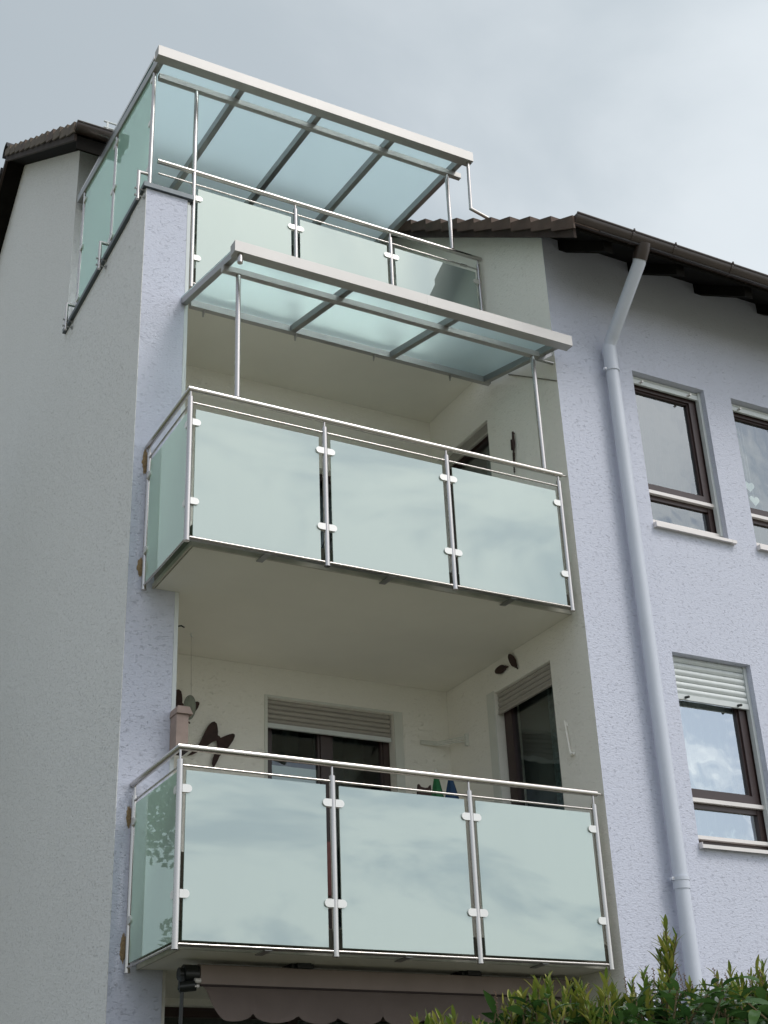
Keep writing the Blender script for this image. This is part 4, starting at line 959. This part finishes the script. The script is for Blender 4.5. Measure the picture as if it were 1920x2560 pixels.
def bird(x, z, s, label):
    bm = bmesh.new(); tube(bm, [(x - 0.06 * s, -0.78, z + 0.05 * s), (x - 0.03 * s, -0.78, z + 0.04 * s), (x + 0.02 * s, -0.78, z + 0.045 * s), (x + 0.045 * s, -0.78, z + 0.08 * s), (x + 0.05 * s, -0.78, z + 0.12 * s), (x + 0.07 * s, -0.78, z + 0.135 * s), (x + 0.10 * s, -0.78, z + 0.130 * s)], 0.03, 12, radii=[0.006 * s, 0.03 * s, 0.042 * s, 0.022 * s, 0.014 * s, 0.018 * s, 0.003 * s])
    tube(bm, [(x, -0.78, z), (x, -0.78, z + 0.03 * s)], 0.03 * s, 12)
    o = obj('bird_figurine', bm, 'porcelain', None, smooth=True); tag(o, label, 'figurine', 'white porcelain birds on the lower window ledge')
bird(7.47, 4.088, 0.85, 'white porcelain bird on the window ledge, the left and smaller one'); bird(7.69, 4.088, 1.1, 'white porcelain bird on the window ledge, the right and larger one')
bm = bmesh.new(); box(bm, (7.2, YF + 0.19, 4.06), (8.02, YF + 0.298, 4.086)); obj('window_board', bm, 'white', w3)

# ------------------------------------------------------------------ vegetation
def leaf_mesh(name, Ln, Wd, mat, curl=0.25, fold=0.25):
    bm = bmesh.new(); n = 5; rows = []
    for i in range(n + 1):
        t = i / n; wv = Wd / 2 * (math.sin(PI * min(1, t * 0.94 + 0.06)) ** 0.75) if i < n else 0.0015
        z = -curl * Ln * t * t; y_ = Ln * t
        rows.append([bm.verts.new((-wv, y_, z + fold * wv)), bm.verts.new((0, y_, z)), bm.verts.new((wv, y_, z + fold * wv))])
    for a, b_ in zip(rows, rows[1:]):
        for q in range(2): bm.faces.new((a[q], a[q + 1], b_[q + 1], b_[q]))
    me = bpy.data.meshes.new(name); bm.to_mesh(me); bm.free(); me.materials.append(M[mat])
    for p in me.polygons: p.use_smooth = True
    return me
def hedge():
    hd = empty('laurel_hedge', 'cherry laurel hedge with yellow green shoots and flower spikes along the bottom right', 'hedge')
    big = [leaf_mesh('leaf', 0.150, 0.050, 'leaf_dark', 0.42), leaf_mesh('leaf', 0.125, 0.046, 'leaf_dark', 0.60), leaf_mesh('leaf', 0.10, 0.036, 'leaf_dark', 0.25)]
    yng = [leaf_mesh('leaf', 0.036, 0.011, 'leaf_young', 0.05), leaf_mesh('leaf', 0.066, 0.017, 'leaf_young', 0.20), leaf_mesh('leaf', 0.048, 0.014, 'leaf_young', -0.12), leaf_mesh('leaf', 0.075, 0.020, 'leaf_young', 0.3)]
    recs = []      # (mesh, matrix, priority)
    def top(x, y):  # hedge top height
        prof = [(1.9, 1.75), (2.3, 1.90), (2.6, 2.05), (2.75, 2.16), (2.9, 2.18), (3.1, 2.29), (3.35, 2.26), (3.6, 2.31), (3.85, 2.36), (4.05, 2.40), (4.3, 2.36), (4.6, 2.42), (6.5, 2.46)]
        for (a, za), (b_, zb_) in zip(prof, prof[1:]):
            if a <= x <= b_: h = za + (zb_ - za) * (x - a) / (b_ - a); break
        else: h = prof[0][1] if x < prof[0][0] else prof[-1][1]
        return h - 0.25 * abs(y + 4.35) ** 1.5 + 0.05 * noise.noise(Vector((x * 4.1, y * 3.1, 0)))
    def put(meshes, p, az, el, roll, s, pri):
        mtx = Matrix.Translation(p) @ Matrix.Rotation(az, 4, 'Z') @ Matrix.Rotation(el, 4, 'X') @ Matrix.Rotation(roll, 4, 'Y') @ Matrix.Scale(s, 4)
        recs.append((random.choice(meshes), mtx, pri))
    stems = bmesh.new(); spikes = bmesh.new(); speck_bm = bmesh.new()
    # whorls of large arching leaves on real twigs
    for k in range(760):
        x = random.uniform(1.5, 6.4); y = random.gauss(-4.38, 0.30); h = top(x, y) - abs(random.gauss(0, 0.12)) + 0.065
        if h < 1.1: continue
        lean = Vector((random.gauss(0, 0.35), random.gauss(0, 0.35), 1)).normalized(); base = Vector((x, y, h - 0.16)); tip = Vector((x, y, h))
        tube(stems, [base - lean * 0.12, base, base + lean * 0.16], 0.004, 5, radii=[0.006, 0.005, 0.003])
        nl = random.randint(6, 9); a0 = random.random() * 6
        for q in range(nl):
            t = q / nl; put(big, base + lean * 0.17 * t, a0 + q * 2.4, 0.15 + 0.7 * t + random.gauss(0, 0.18), random.gauss(0, 0.35), random.uniform(0.75, 1.15) * (1.1 - 0.45 * t), (2.45 - h) * 2 + abs(y + 4.7) + random.random() * 0.3)
    # deeper body
    for k in range(3400):
        x = random.uniform(1.4, 6.5); y = random.gauss(-4.35, 0.33); z = random.uniform(0.15, top(x, y) - 0.2)
        put(big, (x, y, z), random.uniform(0, 2 * PI), random.uniform(-0.7, 0.9), random.uniform(-0.6, 0.6), random.uniform(0.9, 1.4), 99)
    for k in range(3000):    # unseen lower run added on the left, below the frame, to block low light
        x = random.uniform(-3.0, 1.6); y = random.gauss(-4.35, 0.30); z = random.uniform(0.1, 1.78)
        put(big, (x, y, z), random.uniform(0, 2 * PI), random.uniform(-0.7, 0.9), random.uniform(-0.6, 0.6), random.uniform(1.1, 1.6), 99)
    # candles of young yellow green leaves, in clumps
    clumps = [(4.03, -4.30, 0.22, 5)] + [(random.uniform(2.2, 6.2), random.gauss(-4.42, 0.20), random.uniform(-0.02, 0.07), random.randint(2, 4)) for k in range(72)]
    for cx_, cy_, dh, n_ in clumps:
        if noise.noise(Vector((cx_ * 1.7, 5.0, 3.3))) < -0.22 and dh < 0.2: continue
        for j in range(n_):
            x = cx_ + random.gauss(0, 0.028); y = cy_ + random.gauss(0, 0.03); h = top(x, y) + 0.005 + dh * random.uniform(0.6, 1.0)
            ln = random.uniform(0.07, 0.13)
            lean = Vector((random.gauss(0, 0.16), random.gauss(0, 0.16), 1)).normalized(); base = Vector((x, y, h - 0.10)); tip = base + lean * (0.06 + ln)
            tube(stems, [base - lean * 0.22, base, tip], 0.003, 5, radii=[0.005, 0.004, 0.002])
            nl = random.randint(14, 22)
            for q in range(nl):
                t = (q + 0.5) / nl; put(yng, base.lerp(tip, t), q * 2.4 + random.random(), random.uniform(0.85, 1.3) + 0.2 * t, 0, random.uniform(0.8, 1.25) * (1.1 - 0.35 * t), 1 - t)
    # flower spikes: a thin axis with small buds
    for k in range(70):
        x = random.uniform(2.7, 6.0) if k % 3 == 0 else random.uniform(3.85, 4.9); y = random.gauss(-4.42, 0.22); h = top(x, y)
        ln = random.uniform(0.02, 0.10); lean = Vector((random.gauss(0, 0.12), random.gauss(0, 0.10), 1)).normalized(); a = Vector((x, y, h - 0.02)); tip = a + lean * (0.06 + ln)
        tube(spikes, [a, a.lerp(tip, 0.5) + Vector((random.gauss(0, .003), 0, 0)), tip], 0.0014, 4)
        nb_ = int((0.06 + ln) / 0.0075)
        for q in range(nb_):
            t = 0.25 + 0.75 * q / nb_; c_ = a.lerp(tip, t); aa = q * 2.4; rr = 0.0042
            bmesh.ops.create_icosphere(spikes, subdivisions=1, radius=random.uniform(0.0022, 0.0036), matrix=Matrix.Translation(c_ + Vector((math.cos(aa) * rr, math.sin(aa) * rr, 0))))
    # small white specks deeper in the hedge on the right
    for k in range(70):
        x = random.uniform(3.9, 5.2); y = random.gauss(-4.50, 0.14); z = top(x, y) - random.uniform(0.02, 0.22)
        bmesh.ops.create_icosphere(speck_bm, subdivisions=1, radius=random.uniform(0.005, 0.011), matrix=Matrix.Translation((x, y, z)) @ Matrix.Rotation(random.random() * 3, 4, 'X') @ Matrix.Scale(1.7, 4, (0, 0, 1)))
    obj('stems', stems, 'stem', hd)['kind'] = 'stuff'
    obj('flower_spikes', spikes, 'spike', hd)['kind'] = 'stuff'
    obj('specks', speck_bm, 'speck', hd)['kind'] = 'stuff'
    # the 300 largest-showing leaves as parts, the rest joined
    def inview(mt):
        p = mt.translation - cam.matrix_world.translation
        f_ = p.dot(fwd); 
        if f_ < 0.1: return False
        u = p.dot(right) / f_ * 3450.47; v = p.dot(down) / f_ * 3450.47
        return abs(u) < 950 and abs(v) < 1270
    vis = [r for r in recs if inview(r[1]) and r[0] in big]
    vis.sort(key=lambda r: r[2]); chosen = set(id(r) for r in vis[:300])
    rest = {}
    for r in recs:
        if id(r) in chosen:
            o = bpy.data.objects.new('leaf', r[0]); C.objects.link(o); o.parent = hd; o.matrix_world = r[1]
        else: rest.setdefault('young' if r[0] in yng else 'dark', []).append(r)
    for key, lst in rest.items():
        vs, fs = [], []
        for me, mt, _ in lst:
            o0 = len(vs); vs += [tuple(mt @ v.co) for v in me.vertices]; fs += [tuple(o0 + i for i in p.vertices) for p in me.polygons]
        me = bpy.data.meshes.new('foliage'); me.from_pydata(vs, [], fs); me.materials.append(M['leaf_young' if key == 'young' else 'leaf_dark'])
        for p in me.polygons: p.use_smooth = True
        o = bpy.data.objects.new('foliage', me); C.objects.link(o); o.parent = hd; o['kind'] = 'stuff'
        o['label'] = 'yellow green young foliage' if key == 'young' else 'dark green glossy foliage'
hedge()

def tree(x, y, h, spread, label, seed, nleaf=9000):
    rnd = random.Random(seed); t = empty('garden_tree', label, 'tree')
    obj('trunk', T([(x, y, 0), (x + 0.1, y, h * 0.3), (x + 0.05, y + 0.1, h * 0.75)], 0.15, 10, radii=[0.20, 0.14, 0.05]), 'bark', t, smooth=True)
    bm = bmesh.new(); blobs = []
    for k in range(16):
        a = rnd.uniform(0, 2 * PI); zz_ = rnd.uniform(0.35, 0.97) * h; rr = spread * math.sqrt(max(0.05, 1 - (zz_ / h - 0.45) ** 2 * 2.6)) * rnd.uniform(0.3, 0.8)
        p = Vector((x + rr * math.cos(a), y + rr * math.sin(a), zz_)); blobs.append((p, rnd.uniform(0.25, 0.42) * spread))
        tube(bm, [(x, y, zz_ * 0.55), p], 0.03, 6, radii=[0.05, 0.012])
    obj('limbs', bm, 'bark', t)
    vs, fs = [], []
    for k in range(nleaf):
        p, r = rnd.choice(blobs); d = Vector((rnd.gauss(0, 1), rnd.gauss(0, 1), rnd.gauss(0, 1))).normalized() * r * rnd.random() ** 0.4
        c = p + d; s = rnd.uniform(0.03, 0.07); u = Vector((rnd.gauss(0, 1), rnd.gauss(0, 1), rnd.gauss(0, 1))).normalized(); v = u.orthogonal().normalized()
        i = len(vs); vs += [tuple(c - u * s), tuple(c + v * s * 0.5), tuple(c + u * s), tuple(c - v * s * 0.5)]; fs.append((i, i + 1, i + 2, i + 3))
    me = bpy.data.meshes.new('crown'); me.from_pydata(vs, [], fs); me.materials.append(M['leaf_tree'])
    o = bpy.data.objects.new('crown', me); C.objects.link(o); o.parent = t; o['kind'] = 'stuff'
tree(-0.6, 5.8, 9.4, 2.3, 'garden tree beside the gable, seen only as a reflection in the lowest side glass', 3, 26000)
